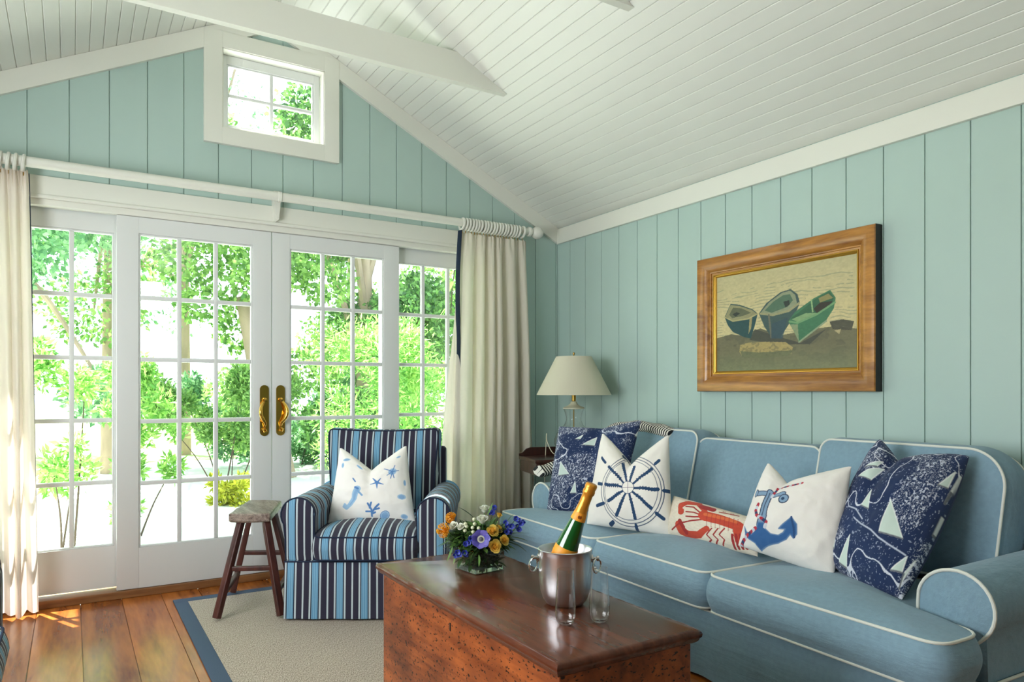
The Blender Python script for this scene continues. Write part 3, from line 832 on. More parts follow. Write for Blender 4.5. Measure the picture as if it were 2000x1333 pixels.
# rolled arms
def arm(y_in, y_out, far):
    s = 1 if y_out > y_in else -1
    w = abs(y_out-y_in); rr_ = 0.108; cy = y_out-s*rr_; cz = 0.478
    prof = [(y_in, 0.272), (y_in, 0.46)]
    for k in range(1, 20):
        a = PI - k*PI*1.22/19
        prof.append((cy+s*rr_*math.cos(a)*(1 if math.cos(a) > 0 else (abs(cy-y_in)/rr_)), cz+rr_*math.sin(a)))
    prof += [(y_out-s*0.022, 0.36), (y_out-s*0.02, 0.272)]
    return prof
def build_arm(prof, x0, x1, name):
    m = MB(); n = len(prof); vs = []; uv = []; N = 14
    for j in range(N+1):
        x = x0+(x1-x0)*j/N
        for i, (y, z) in enumerate(prof): vs.append((x, y, z+0.012*(j/N)*(z > 0.4))); uv.append((x, z))
    fs = [(j*n+i, j*n+i+1, (j+1)*n+i+1, (j+1)*n+i) for j in range(N) for i in range(n-1)]
    m.add(vs, fs, uv)
    b = len(m.v); cy = sum(p[0] for p in prof)/n
    # slightly domed front panel
    vs = [(x0, y, z) for y, z in prof]+[(x0-0.012, cy+(y-cy)*0.6, 0.44+(z-0.44)*0.6) for y, z in prof]+[(x0-0.015, cy, 0.44)]
    m.add(vs, [(i, i+1, n+i+1, n+i) for i in range(n-1)]+[(n+i, n+i+1, 2*n) for i in range(n-1)]+[(n-1, 0, n, 2*n-1), (2*n-1, n, 2*n)])
    m.add([(x1, y, z+0.012*(z > 0.4)) for y, z in prof], [tuple(range(n))])
    o = m.build(name, M['sofa'], sofa, angle=45)
    p = MB(); p.tube([(x0-0.002, y, z) for y, z in prof[:-2]]+[(x0-0.010, prof[-2][0]+(0.05 if prof[0][0] > prof[-1][0] else -0.05), 0.352), (x0-0.012, prof[-2][0]+(0.09 if prof[0][0] > prof[-1][0] else -0.09), 0.335)], 0.0055, 8); p.build('piping', M['piping'], o)
build_arm(arm(0.262, 0.035, False), 0.245, 0.90, 'arm')
build_arm(arm(2.405, 2.63, True), 0.245, 0.90, 'arm')

# striped throw over the far end of the sofa back
m = MB()
path = [(2.86, 2.90, .885), (2.872, 3.02, .905), (2.878, 3.2, .92), (2.87, 3.36, .91), (2.84, 3.49, .865), (2.77, 3.585, .78), (2.65, 3.63, .69), (2.52, 3.645, .648), (2.44, 3.645, .638)]
def smooth(pts, k=6):
    out = []
    P = [Vector(p) for p in pts]
    for i in range(len(P)-1):
        p0 = P[max(0, i-1)]; p1 = P[i]; p2 = P[i+1]; p3 = P[min(len(P)-1, i+2)]
        for j in range(k):
            t = j/k
            out.append(0.5*((2*p1)+(p2-p0)*t+(2*p0-5*p1+4*p2-p3)*t*t+(3*p1-p0-3*p2+p3)*t**3))
    out.append(P[-1]); return out
sp = smooth(path, 10); vs = []; uv = []; L = 0; seg = 18
for i, p in enumerate(sp):
    d = (sp[min(i+1, len(sp)-1)]-sp[max(i-1, 0)]); 
    if i: L += (sp[i]-sp[i-1]).length
    d.normalize(); side = Vector((d.y, -d.x, 0)).normalized(); up = side.cross(d); 
    if up.z < 0: up = -up
    for k in range(seg):
        a = 2*PI*k/seg
        vs.append(p+side*(0.058*math.cos(a))+up*((0.034+0.004*math.sin(L*30+k))*math.sin(a))); uv.append((L+0.01*math.sin(a*2), a))
n = len(sp); fs = [(i*seg+k, i*seg+(k+1) % seg, (i+1)*seg+(k+1) % seg, (i+1)*seg+k) for i in range(n-1) for k in range(seg)]
fs += [tuple(range(seg)), tuple((n-1)*seg+k for k in range(seg))]
m.add(vs, fs, uv)
o = m.build('throw_blanket', M['throw'], recenter=True); tag(o, 'black and white striped throw draped over the far corner of the blue sofa back', 'blanket')

# ------------------------------------------------------------------ striped armchair
def make_chair():
    root = empty('armchair')
    st = M['stripe']
    # skirted base
    m = MB(); vs = []; uv = []; pk = densify([(-0.395, 0.0), (0.395, 0.0), (0.395, 0.72), (-0.395, 0.72)], 0.02); n = len(pk)
    lv = [0.010, 0.1, 0.2, 0.285, 0.295]
    for j, z in enumerate(lv):
        g = (0.285-z)/0.27 if z < 0.285 else 0
        for i, (x, y) in enumerate(pk):
            k = 1+0.014*g if j < 4 else 0.98
            w = 0.003*math.sin(x*31+y*19)*g
            vs.append((x*k, 0.36+(y-0.36)*k+w, z)); uv.append((x+0.02 if y < 0.001 or y > 0.719 else y+0.03, z))
    fs = [(j*n+i, j*n+(i+1) % n, (j+1)*n+(i+1) % n, (j+1)*n+i) for j in range(len(lv)-1) for i in range(n)]+[tuple((len(lv)-1)*n+i for i in range(n)), tuple(range(n))[::-1]]
    m.add(vs, fs, uv); m.build('skirt', st, root, angle=60)
    m = MB(); m.lathe([(0, 0.0), (0.25, 0.0), (0.25, 0.03), (0, 0.03)], (0, 0.36, 0), 32); m.build('swivel_base', M['black'], root)
    m = MB(); m.tube([(x*1.003, 0.36+(y-0.36)*1.003, 0.288) for x, y in pk], 0.004, 6, closed=True); m.build('piping', M['navy_pipe'], root)
    # arms
    for s in (-1, 1):
        def X(v): return s*v
        prof = [(0.252, 0.296), (0.250, 0.50)]
        cx, cz, r = 0.330, 0.517, 0.083
        for k in range(0, 17):
            a = PI*0.98 - k*PI*1.16/16
            prof.append((cx+r*math.cos(a), cz+r*math.sin(a)))
        prof += [(0.392, 0.40), (0.388, 0.296)]
        n = len(prof); m = MB(); vs = []; uv = []; N = 24
        for j in range(N+1):
            y = 0.0+0.70*j/N
            sag = 0.0 if j < N*0.5 else -0.010*((j/N-0.5)/0.5)
            front = 0.004*math.sin(j*1.7)
            for x, z in prof: vs.append((X(x), y, z+(sag+0.0)*(z > 0.45))); uv.append((y+0.045+0.02*(z-0.5), z))
        m.add(vs, [(j*n+i, j*n+i+1, (j+1)*n+i+1, (j+1)*n+i) for j in range(N) for i in range(n-1)], uv)
        m.add([(X(x), 0.70, z) for x, z in prof], [tuple(range(n))])
        o = m.build('arm', st, root, angle=50)
        m = MB(); cxp, czp = 0.32, 0.45
        vs = [(X(x), 0, z) for x, z in prof]+[(X(cxp+(x-cxp)*.7), -0.010, czp+(z-czp)*.8) for x, z in prof]+[(X(cxp), -0.014, czp)]
        m.add(vs, [(i, i+1, n+i+1, n+i) for i in range(n-1)]+[(n+i, n+i+1, 2*n) for i in range(n-1)]+[(n-1, 0, n, 2*n-1), (2*n-1, n, 2*n)], [(v[0]+0.012, v[2]) for v in vs])
        m.build('arm_panel', st, o, angle=50)
        m = MB(); m.tube([(X(x), -0.001, z) for x, z in prof], 0.004, 6); m.build('piping', M['navy_pipe'], o)
    # seat cushion
    f = lambda a, b, c: (a, b-0.02*math.sin(PI*(a+0.25)/0.5)*0, c)
    pts = rounded([(-0.248, -0.022), (0.248, -0.022), (0.246, 0.56), (-0.246, 0.56)], 0.035)
    def seatfn(a, b, c):  # crowned front edge
        k = max(0, 1-abs(b+0.022)/0.10)
        return (a, b, c-0.018*k*k*(1 if c > 0.36 else 0)-0.0)
    o = boxed(pts, 0.300, 0.428, seatfn, 0.016, 0.035, 0.0, 3, 0.003, uvf=lambda a, b, c: (a+0.085, b)).build('seat_cushion', st, root, angle=60)
    m = MB(); pipe(m, pts, 0.428, seatfn, 0.004); pipe(m, pts, 0.300, seatfn, 0.004); m.build('piping', M['navy_pipe'], o)
    # back cushion
    th = math.radians(9)
    f = lambda a, b, c: (a-0.02, 0.70+b*math.sin(th)-c*math.cos(th), 0.44+b*math.cos(th)+c*math.sin(th)*0.5 - 0.012*math.cos(a*5)*(b/0.46))
    pts = rounded([(-0.282, 0.0), (0.282, 0.0), (0.312, 0.42), (0.306, 0.458), (-0.306, 0.458), (-0.315, 0.42)], 0.03)
    o = boxed(pts, 0.0, 0.165, f, 0.012, 0.028, 0.01, 4, 0.004, uvf=lambda a, b, c: (a+0.048-(0.025*b*a), b) if True else 0).build('back_cushion', st, root, angle=60)
    m = MB(); pipe(m, pts, 0.165, f, 0.0045); pipe(m, pts, 0.0, f, 0.0045); m.build('piping', M['navy_pipe'], o)
    # outside back
    m = MB(); m.box((-0.33, 0.685, 0.29), (0.33, 0.775, 0.80), 0.035)
    m.uv = [(v[0]+.02, v[2]) for v in m.v]; m.build('back_frame', st, root)
    return root
ch = make_chair(); ch.location = (1.221, 3.341, 0.010); ch.rotation_euler = (0, 0, -A)
tag(ch, 'navy and light blue striped armchair facing the room in front of the right glazed door', 'armchair')
c2 = dup(ch, (-0.198, 2.425, 0.0), math.radians(90))
c2['label'] = 'second striped armchair, just its arm tip showing at the left edge by the curtain'

# ------------------------------------------------------------------ stool
def cf(r, f, z): return (f*SA+r*CA, f*CA-r*SA, z)
base = Vector(cf(-1.36, 3.8, 0.010))
st = empty('wooden_stool', base); tag(st, 'rustic dark brown wooden stool with worn rectangular seat left of the striped armchair', 'stool')
def L_(r, f, z): return tuple(Vector(cf(r, f, z))-base)
m = MB(); bm = bmesh.new()
cs = [(-1.425, 3.585), (-1.215, 3.585), (-1.30, 4.03), (-1.49, 4.03)]
vb = [bm.verts.new(L_(r, f, 0.470)) for r, f in cs]; vt = [bm.verts.new(L_(r, f, 0.516)) for r, f in cs]
bm.faces.new(vb[::-1]); bm.faces.new(vt)
for i in range(4): bm.faces.new((vb[i], vb[(i+1) % 4], vt[(i+1) % 4], vt[i]))
bmesh.ops.subdivide_edges(bm, edges=bm.edges[:], cuts=5, use_grid_fill=True)
bmesh.ops.bevel(bm, geom=[e for e in bm.edges if e.calc_face_angle(0) > 1], offset=0.010, segments=3, affect='EDGES', profile=0.5)
rs = random.Random(5)
for v in bm.verts: v.co.z += 0.0025*math.sin(v.co.x*40+v.co.y*23)+0.001*rs.uniform(-1, 1)
m.bm(bm); m.build('seat', M['stool_top'], st)
legs = {'nl': ((-1.375, 3.625, .475), (-1.445, 3.49, 0)), 'nr': ((-1.250, 3.625, .475), (-1.142, 3.53, 0)), 'fl': ((-1.452, 3.98, .475), (-1.542, 3.945, 0)), 'fr': ((-1.335, 3.98, .475), (-1.205, 3.945, 0))}
def lp(k, z):
    a, b = legs[k]; t = (0.475-z)/0.475; return (a[0]+(b[0]-a[0])*t, a[1]+(b[1]-a[1])*t, z)
for k in legs:
    m = MB(); a, b = legs[k]; p = Vector(L_(*a)); q = Vector(L_(b[0], b[1], 0.019))
    m.bar(p, q, 0.036, 0.030, 0.006); m.build('leg', M['stool'], st)
for a, b, z in (('nl', 'nr', .245), ('fl', 'fr', .235), ('nl', 'fl', .125), ('nr', 'fr', .125)):
    m = MB(); m.bar(L_(*lp(a, z)), L_(*lp(b, z)), 0.022, 0.024, 0.005); m.build('stretcher', M['stool'], st)

# ------------------------------------------------------------------ rug
rug = empty('area_rug', (1.2, 2.5, 0)); tag(rug, 'sisal rug with slate blue binding under the chest and armchair', 'rug')
RX0, RX1, RY0, RY1 = 0.462-1.2, 2.00-1.2, 0.6-2.5, 4.215-2.5; bw = 0.066
m = MB(); m.box((RX0+bw, RY0+bw, 0.0), (RX1-bw, RY1-bw, 0.0085)); m.build('weave', M['rug'], rug)
m = MB()
for a, b, c, d in ((RX0, RX1, RY0, RY0+bw), (RX0, RX1, RY1-bw, RY1), (RX0, RX0+bw, RY0+bw, RY1-bw), (RX1-bw, RX1, RY0+bw, RY1-bw)):
    m.box((a, c, 0), (b, d, 0.0098), 0.002)
m.build('binding', M['rug_border'], rug)

# ------------------------------------------------------------------ chest
cx0, cx1, cy0, cy1, ct = 0.952, 1.425, 1.345, 2.50, 0.50
chest = empty('wooden_chest', ((cx0+cx1)/2, (cy0+cy1)/2, 0.010)); tag(chest, 'old red-brown wooden blanket chest used as a coffee table before the sofa', 'chest')
ox, oy, oz = chest.location
m = MB(); i_ = 0.022
m.box((cx0+i_-ox, cy0+i_-oy, 0), (cx1-i_-ox, cy1-i_-oy, ct-0.034-oz), 0.004)
m.build('body', M['chest'], chest)
# lid with an ovolo moulding
m = MB(); prof = [(0.018, -0.036), (0.010, -0.036), (0.006, -0.032), (0.004, -0.026), (0.0, -0.022), (-0.0015, -0.014), (0.001, -0.007), (0.006, -0.002), (0.014, 0.0)]
n = len(prof); vs = []
per = [(cx0, cy0, 1, 1), (cx1, cy0, -1, 1), (cx1, cy1, -1, -1), (cx0, cy1, 1, -1)]
def seg(p, q, k):
    out = []
    for j in range(k):
        t = j/k; out.append((p[0]+(q[0]-p[0])*t, p[1]+(q[1]-p[1])*t, p[2] if j == 0 else (p[2]+q[2])/2, p[3] if j == 0 else (p[3]+q[3])/2))
    return out
ring_ = []
for i in range(4): ring_ += seg(per[i], per[(i+1) % 4], 60 if i % 2 else 24)
rl = random.Random(9); N = len(ring_)
for x, y, sx, sy in ring_:
    dent = rl.uniform(0, 0.0022) if rl.random() < 0.6 else 0
    for d, z in prof: vs.append((x+sx*(d+dent)-ox, y+sy*(d+dent)-oy, ct+z-oz-(dent*0.6 if z > -0.01 else 0)))
fs = [(i*n+k, ((i+1) % N)*n+k, ((i+1) % N)*n+k+1, i*n+k+1) for i in range(N) for k in range(n-1)]
fs.append(tuple(i*n+n-1 for i in range(N))); fs.append(tuple(i*n for i in range(N))[::-1])
m.add(vs, fs); m.build('lid', M['chest_top'], chest, angle=50)
m = MB(); m.box((cx0+i_-ox-0.0015, 1.93-oy, 0.405-oz), (cx0+i_-ox+0.004, 1.938-oy, 0.43-oz), 0.001); m.build('keyhole', M['black'], chest)
m = MB(); ycen = cy0+i_-oy
m.tube([((cx0+cx1)/2-ox-0.05, ycen-0.004, .36-oz), ((cx0+cx1)/2-ox-0.05, ycen-0.02, .335-oz), ((cx0+cx1)/2-ox+0.05, ycen-0.02, .335-oz), ((cx0+cx1)/2-ox+0.05, ycen-0.004, .36-oz)], 0.006, 8)
m.build('end_handle', M['black'], chest)

# ------------------------------------------------------------------ printed and painted surfaces
def hexc(c): return np.array(lin(c))
def vnoise(w, h, n, seed):
    r = np.random.RandomState(seed); g = r.rand(n+3, n+3)
    y = np.linspace(0, n, h); x = np.linspace(0, n, w)
    yi = y.astype(int); xi = x.astype(int); fy = y-yi; fx = x-xi
    fy = fy*fy*(3-2*fy); fx = fx*fx*(3-2*fx)
    a = g[np.ix_(yi, xi)]; b = g[np.ix_(yi, xi+1)]; c = g[np.ix_(yi+1, xi)]; d = g[np.ix_(yi+1, xi+1)]
    fx = fx[None, :]; fy = fy[:, None]
    return (a*(1-fx)+b*fx)*(1-fy)+(c*(1-fx)+d*fx)*fy
def fbm(w, h, n, seed, o=4):
    t = 0; s = 0; k = 1.0
    for i in range(o): t = t+vnoise(w, h, n*2**i, seed+i)*k; s += k; k *= 0.5
    return t/s
class Cv:
    def __init__(s, w, h, base, asp=1.0):
        s.w, s.h, s.asp = w, h, asp; s.base = hexc(base)
        s.a = np.ones((h, w, 3))*s.base
        s.U, s.V = np.meshgrid(np.linspace(0, 1, w), np.linspace(0, 1, h))
        s.quad = None; s.lut = None
    def m(s, p):
        if s.lut is not None:
            k = int(np.argmin((s.lut[0]-p[0])**2+(s.lut[1]-p[1])**2)); i, j = divmod(k, s.w)
            return (s.U[i, j], s.V[i, j])
        if s.quad is None: return p
        TL, TR, BR, BL = s.quad; x, y = p; u = v = 0.5
        for _ in range(12):
            px = (TL[0]*(1-u)+TR[0]*u)*v+(BL[0]*(1-u)+BR[0]*u)*(1-v); py = (TL[1]*(1-u)+TR[1]*u)*v+(BL[1]*(1-u)+BR[1]*u)*(1-v)
            xu = (TR[0]-TL[0])*v+(BR[0]-BL[0])*(1-v); yu = (TR[1]-TL[1])*v+(BR[1]-BL[1])*(1-v)
            xv = (TL[0]*(1-u)+TR[0]*u)-(BL[0]*(1-u)+BR[0]*u); yv = (TL[1]*(1-u)+TR[1]*u)-(BL[1]*(1-u)+BR[1]*u)
            dx, dy = x-px, y-py; det = xu*yv-xv*yu
            u += (dx*yv-xv*dy)/det; v += (xu*dy-dx*yu)/det
        return (u, v)
    def put(s, mask, col, al=1.0):
        k = (mask*al)[..., None]; c = hexc(col) if isinstance(col, str) else col
        s.a = s.a*(1-k)+c*k
    def pmask(s, pts):
        P = [s.m(p) for p in pts]; ins = np.zeros((s.h, s.w), bool)
        for i in range(len(P)):
            (x1, y1), (x2, y2) = P[i-1], P[i]
            if y1 == y2: continue
            c = ((y1 > s.V) != (y2 > s.V)) & (s.U < (x2-x1)*(s.V-y1)/(y2-y1)+x1); ins ^= c
        return ins.astype(float)
    def poly(s, pts, col, al=1.0): s.put(s.pmask(pts), col, al)
    def lmask(s, pts, w, w2=None):
        P = [s.m(p) for p in pts]; d = np.full((s.h, s.w), 9.0); n = len(P)-1
        for i in range(n):
            ax, ay = P[i]; bx_, by = P[i+1]; ax *= s.asp; bx_ *= s.asp
            vx, vy = bx_-ax, by-ay; L = vx*vx+vy*vy+1e-12
            t = np.clip(((s.U*s.asp-ax)*vx+(s.V-ay)*vy)/L, 0, 1)
            ww = w if w2 is None else w+(w2-w)*(i+t)/n
            d = np.minimum(d, np.hypot(s.U*s.asp-ax-vx*t, s.V-ay-vy*t)/ww)
        return np.clip(1.5-d, 0, 1) if w*s.h < 2 else (d < 1).astype(float)
    def line(s, pts, w, col, al=1.0, w2=None): s.put(s.lmask(pts, w/2, None if w2 is None else w2/2), col, al)
    def ell(s, c, rx, ry, col, al=1.0, rot=0.0, ring_=0.0):
        cx, cy = s.m(c); dx = (s.U-cx)*s.asp; dy = s.V-cy
        X = dx*math.cos(rot)+dy*math.sin(rot); Y = -dx*math.sin(rot)+dy*math.cos(rot)
        d = np.hypot(X/rx, Y/ry)
        mk = (abs(d-1) < ring_/max(rx, ry)).astype(float) if ring_ else (d < 1).astype(float)
        s.put(mk, col, al)

def color_mesh(name, mk, pos, cols, faces, uvs=None):
    me = bpy.data.meshes.new(name)
    c = pos.mean(axis=0); c[2] = pos[:, 2].min()
    p = pos-c
    me.vertices.add(len(p)); me.vertices.foreach_set('co', p.astype(np.float32).ravel())
    me.loops.add(faces.size); me.loops.foreach_set('vertex_index', faces.ravel().astype(np.int32))
    me.polygons.add(len(faces)); me.polygons.foreach_set('loop_start', np.arange(0, faces.size, 4, dtype=np.int32))
    me.polygons.foreach_set('loop_total', np.full(len(faces), 4, dtype=np.int32))
    me.polygons.foreach_set('use_smooth', np.ones(len(faces), bool))
    me.update(calc_edges=True); me.validate()
    at_ = me.color_attributes.new('Col', 'FLOAT_COLOR', 'POINT')
    at_.data.foreach_set('color', np.concatenate([cols, np.ones((len(cols), 1))], axis=1).astype(np.float32).ravel())
    me.materials.append(mk)
    o = bpy.data.objects.new(name, me); C.objects.link(o); o.location = Vector(c)
    return o

class Pillow:
    """soft cushion with pulled-out corners; printing is laid on its front face"""
    def __init__(s, TL, TR, BR, BL, T, dip, n, dipu=0.0, seed=1, wr=0.004, bow=0.06, flat=0.55):
        s.n = n; u = np.linspace(-1, 1, n); u = np.sign(u)*(1-(1-np.abs(u))**1.25); U, V = np.meshgrid(u, u)
        P = [np.array(q) for q in (TL, TR, BR, BL)]
        Ue = U*(1-bow*(1-V**2)); Ve = V*(1-bow*(1-U**2)); a = (1+Ue)/2; b = (1+Ve)/2
        pos = ((P[0][None, None]*(1-a)[..., None]+P[1]*a[..., None])*b[..., None] + (P[3]*(1-a)[..., None]+P[2]*a[..., None])*(1-b)[..., None])
        nrm = np.cross(P[1]+P[2]-P[0]-P[3], P[0]+P[1]-P[2]-P[3]); nrm /= np.linalg.norm(nrm)
        up = (P[0]+P[1]-P[2]-P[3]); up /= np.linalg.norm(up)
        prof = ((1-np.abs(U)**2.4).clip(0)**flat)*((1-np.abs(V)**2.4).clip(0)**flat)
        vv = (V+1)/2; ud = U-dipu
        prof = prof*(1-0.5*np.exp(-(ud/0.15)**2)*vv**2*(dip > 0))
        d = dip*np.clip(1-np.abs(ud)/(0.95+abs(dipu)*np.sign(ud)*np.sign(-dipu+1e-9)*1.0), 0, 1)**1.1*vv**2.6
        w = (fbm(n, n, 5, seed, 3)-0.5)*wr*2*np.minimum(1, prof*2) + (fbm(n, n, 11, seed+4, 2)-0.5)*wr*0.8*np.minimum(1, prof*2)
        s.sides = []
        for sgn in (1, -1):
            s.sides.append((pos + nrm*((sgn*T*0.5*prof*(1 if sgn == 1 else 0.75)+w)[..., None]) - up*(d[..., None])))
        s.U = U
    def canvas(s, base, crop, asp=1.0):
        c = Cv(s.n, s.n, base, asp); q = s.sides[0]
        f = q[..., 0]*SA+q[..., 1]*CA; r_ = q[..., 0]*CA-q[..., 1]*SA
        PX = 1000+F*r_/f; PY = 765-F*(q[..., 2]-H)/f
        c.lut = ((PX-crop[0])*crop[2], (PY-crop[1])*crop[2]); u = (s.U[0]+1)/2
        c.U, c.V = np.meshgrid(u, u); return c
    def build(s, name, cv, label, cat='pillow'):
        n = s.n; idx = np.arange(n*n).reshape(n, n)
        f = np.stack([idx[:-1, :-1], idx[:-1, 1:], idx[1:, 1:], idx[1:, :-1]], -1).reshape(-1, 4)
        f2 = f[:, ::-1]
        rim = np.zeros((n, n), bool); rim[0] = rim[-1] = True; rim[:, 0] = rim[:, -1] = True
        mp = np.arange(n*n)+n*n; mp[rim.ravel()] = np.arange(n*n)[rim.ravel()]
        f2 = mp[f2]
        used = np.unique(np.concatenate([f.ravel(), f2.ravel()])); re = np.full(2*n*n, -1); re[used] = np.arange(len(used))
        allp = np.concatenate([q.reshape(-1, 3) for q in s.sides])[used]; cols = np.concatenate([cv.a.reshape(-1, 3), np.ones((n*n, 3))*cv.base])[used]
        o = color_mesh(name, M['pillow'], allp, cols, re[np.concatenate([f, f2])])
        tag(o, label, cat); return o

NP = 300
def navy_chart(seed, pl, crop, sails, lines=()):
    c = pl.canvas('152a52', crop)
    n0 = fbm(NP, NP, 3, seed, 3); c.put(np.clip((n0-0.45)*3, 0, 1), '1d3866', 0.5)
    dens = fbm(NP, NP, 4, seed+9, 3)
    k = fbm(NP, NP, 12, seed+3, 3); l = np.abs((k*14) % 1-0.5)
    c.put((l < 0.04)*(dens > 0.46), 'b9c6e0', 0.38)
    k = fbm(NP, NP, 34, seed+5, 3); l = np.abs((k*8) % 1-0.5)
    c.put((l < 0.06)*(dens > 0.53), 'dfe6f4', 0.55)
    k = fbm(NP, NP, 90, seed+6, 2); c.put((k > 0.66)*(dens > 0.5), 'e8ecf6', 0.6)
    c.put((k > 0.76)*1.0, 'c8d3ea', 0.5)
    k = fbm(NP, NP, 3, seed+7, 3); c.put((np.abs(k-0.5) < 0.010)*1.0, 'e8ecf6', 0.8)
    for ln in lines: c.line(ln, 0.009, 'd4dcec', 0.8)
    for t in sails:
        c.poly(t, 'cbdcd2'); c.line(list(t)+[t[0]], 0.008, 'eef2ee', 0.8)
        q = [t[1], t[2]]; c.line(q, 0.010, '101c3c', 0.8)
    return c

# big navy sailboat pillow by the near arm
pE = Pillow(at(1716, 860, 2.80), at(1893, 893, 2.54), at(1762, 1172, 2.33), at(1612, 1096, 2.70), 0.20, 0.10, NP, -0.3, 31, 0.008, -0.07, 0.45)
cE = navy_chart(21, pE, (1600, 860, 4.166), [[(580, 480), (485, 745), (680, 805)], [(425, 405), (340, 530), (398, 560)], [(530, 240), (315, 295), (420, 325)], [(520, 178), (370, 220), (470, 215)],
    [(1110, 262), (970, 365), (1045, 392)], [(1170, 310), (1075, 430), (1020, 520)], [(1045, 660), (940, 790), (965, 815)], [(250, 770), (160, 1000), (225, 1045)],
    [(715, 950), (580, 1060), (670, 1082)], [(785, 985), (690, 1090), (650, 1215)], [(135, 760), (105, 850), (120, 885)]],
    [[(285, 630), (340, 680), (420, 730), (480, 790), (560, 850), (700, 940)], [(215, 380), (240, 540), (300, 560), (350, 640)]])
pE.build('throw_pillow', cE, 'large navy pillow with pale sailboats leaning in the corner by the near sofa arm')
# far navy pillow
pA = Pillow(at(1092, 834, 4.14), at(1252, 822, 3.93), at(1205, 1008, 3.86), at(1068, 998, 4.10), 0.16, 0.03, NP, 0.1, 32, 0.006, 0.0)
cA = navy_chart(47, pA, (1000, 650, 3.808), [[(630, 780), (520, 835), (612, 842)], [(530, 762), (470, 792), (505, 795)], [(360, 960), (345, 1065), (425, 1055)], [(470, 1110), (432, 1195), (478, 1195)], [(945, 740), (915, 770), (930, 778)]])
pA.build('throw_pillow', cA, 'navy pillow with pale sailboats at the far sofa arm, behind the ship wheel pillow')
# ship's wheel pillow
pB = Pillow(at(1176, 848, 3.68), at(1306, 852, 3.46), at(1311, 1048, 3.33), at(1146, 1024, 3.60), 0.17, 0.155, NP, 0.0, 33, 0.007, 0.0, 0.5)
c = pB.canvas('eeeae1', (980, 820, 4.0)); nv_ = '1f4166'
W0 = (985, 530)
for cx_, cy_, rx_, ry_, w_ in ((1025, 563, 246, 275, 0.008), (1022, 561, 226, 252, 0.008), (1012, 556, 207, 231, 0.006)):
    P = [(cx_+rx_*math.cos(a), cy_+ry_*math.sin(a)) for a in np.linspace(0, 2*PI, 64)]; c.line(P, w_, nv_)
for e_, h_ in (((1218, 545), (1270, 555, 1298, 562)), ((1165, 690), (1210, 735, 1262, 775)), ((1042, 770), (1050, 828, 1062, 868)), ((895, 745), (870, 800, 850, 822)), ((835, 632), (795, 655, 745, 672)), ((812, 505), (780, 505, 758, 500)), ((838, 368), (808, 335, 782, 300)), ((948, 345), (960, 300, 965, 285)), ((1035, 368), None), ((1170, 385), (1200, 345, 1225, 322))):
    dx_, dy_ = e_[0]-W0[0], e_[1]-W0[1]; L_n = math.hypot(dx_, dy_)
    P = [(W0[0]+dx_*t, W0[1]+dy_*t+3*math.sin(t*9)) for t in np.linspace(48/L_n, 1, 9)]
    c.line(P, 0.026, nv_, 1, 0.038)
    for q in P[2:]: c.line([(q[0]-9*dy_/L_n, q[1]+12*dx_/L_n), (q[0]+9*dy_/L_n, q[1]-12*dx_/L_n)], 0.014, nv_)
    if h_: c.line([(h_[0], h_[1]), (h_[2], h_[3])], 0.038, nv_)
P = [(W0[0]+46*math.cos(a), W0[1]+48*math.sin(a)) for a in np.linspace(0, 2*PI, 30)]; c.poly(P, 'eeeae1'); c.line(P, 0.008, nv_)
c.line([(W0[0]-45, W0[1]), (W0[0]+45, W0[1])], 0.007, '6b5a78'); c.line([(W0[0], W0[1]-46), (W0[0], W0[1]+46)], 0.007, '6b5a78')
pB.build('throw_pillow', c, 'off-white pillow stitched with a navy ship wheel on the far sofa seat')
# lobster pillow
pC = Pillow(at(1316, 969, 3.42), at(1484, 1016, 3.02), at(1480, 1088, 2.93), at(1298, 1044, 3.36), 0.12, 0.0, NP, 0.0, 34, 0.003, 0.0)
c = pC.canvas('ddd3c0', (980, 820, 4.0), 2.0)
R1, R2, R3 = '9c2a2a', 'c0452f', 'd4683c'
c.line([(1400, 720), (1400, 670), (1450, 650), (1540, 660), (1590, 720)], 0.16, R2, 1, 0.10); c.line([(1420, 690), (1470, 680)], 0.05, 'ddd3c0')
c.line([(1560, 680), (1650, 705)], 0.13, R1)
c.line([(1380, 820), (1400, 870), (1470, 900), (1540, 900), (1600, 850)], 0.18, R2, 1, 0.12); c.line([(1390, 790), (1440, 880)], 0.10, R1); c.line([(1440, 845), (1520, 850)], 0.05, 'ddd3c0')
for dy in (-60, -20, 15): c.line([(1590, 760), (1500, 745+dy), (1440, 740+dy)], 0.035, R1)
c.line([(1590, 780), (1480, 790), (1380, 815), (1330, 860)], 0.035, R1)
c.line([(1580, 750), (1700, 780), (1840, 830)], 0.27, R2); c.line([(1590, 740), (1700, 765), (1830, 800)], 0.09, R3)
for x_ in range(1610, 1870, 34): c.line([(x_, 730+(x_-1600)*0.2), (x_-10, 830+(x_-1600)*0.22)], 0.02, R1, 0.5)
c.line([(1700, 725), (1850, 755)], 0.03, R1); c.ell((1740, 722), 0.03, 0.02, R1, 1, 0, 0.006); c.ell((1800, 738), 0.03, 0.02, R1, 1, 0, 0.006)
for x_ in (1640, 1690, 1740): c.line([(x_, 850), (x_-40, 900), (x_, 940), (x_-10, 985)], 0.028, R1)
c.line([(1840, 850), (1860, 960)], 0.16, R2)
for x_ in (1800, 1830, 1860, 1890): c.line([(x_, 900), (x_+25, 1010)], 0.05, R1)
c.a *= (0.9+0.2*fbm(NP, NP, 40, 3, 2))[..., None]
pC.build('lumbar_pillow', c, 'small oblong cream pillow with a red lobster in the middle of the sofa')
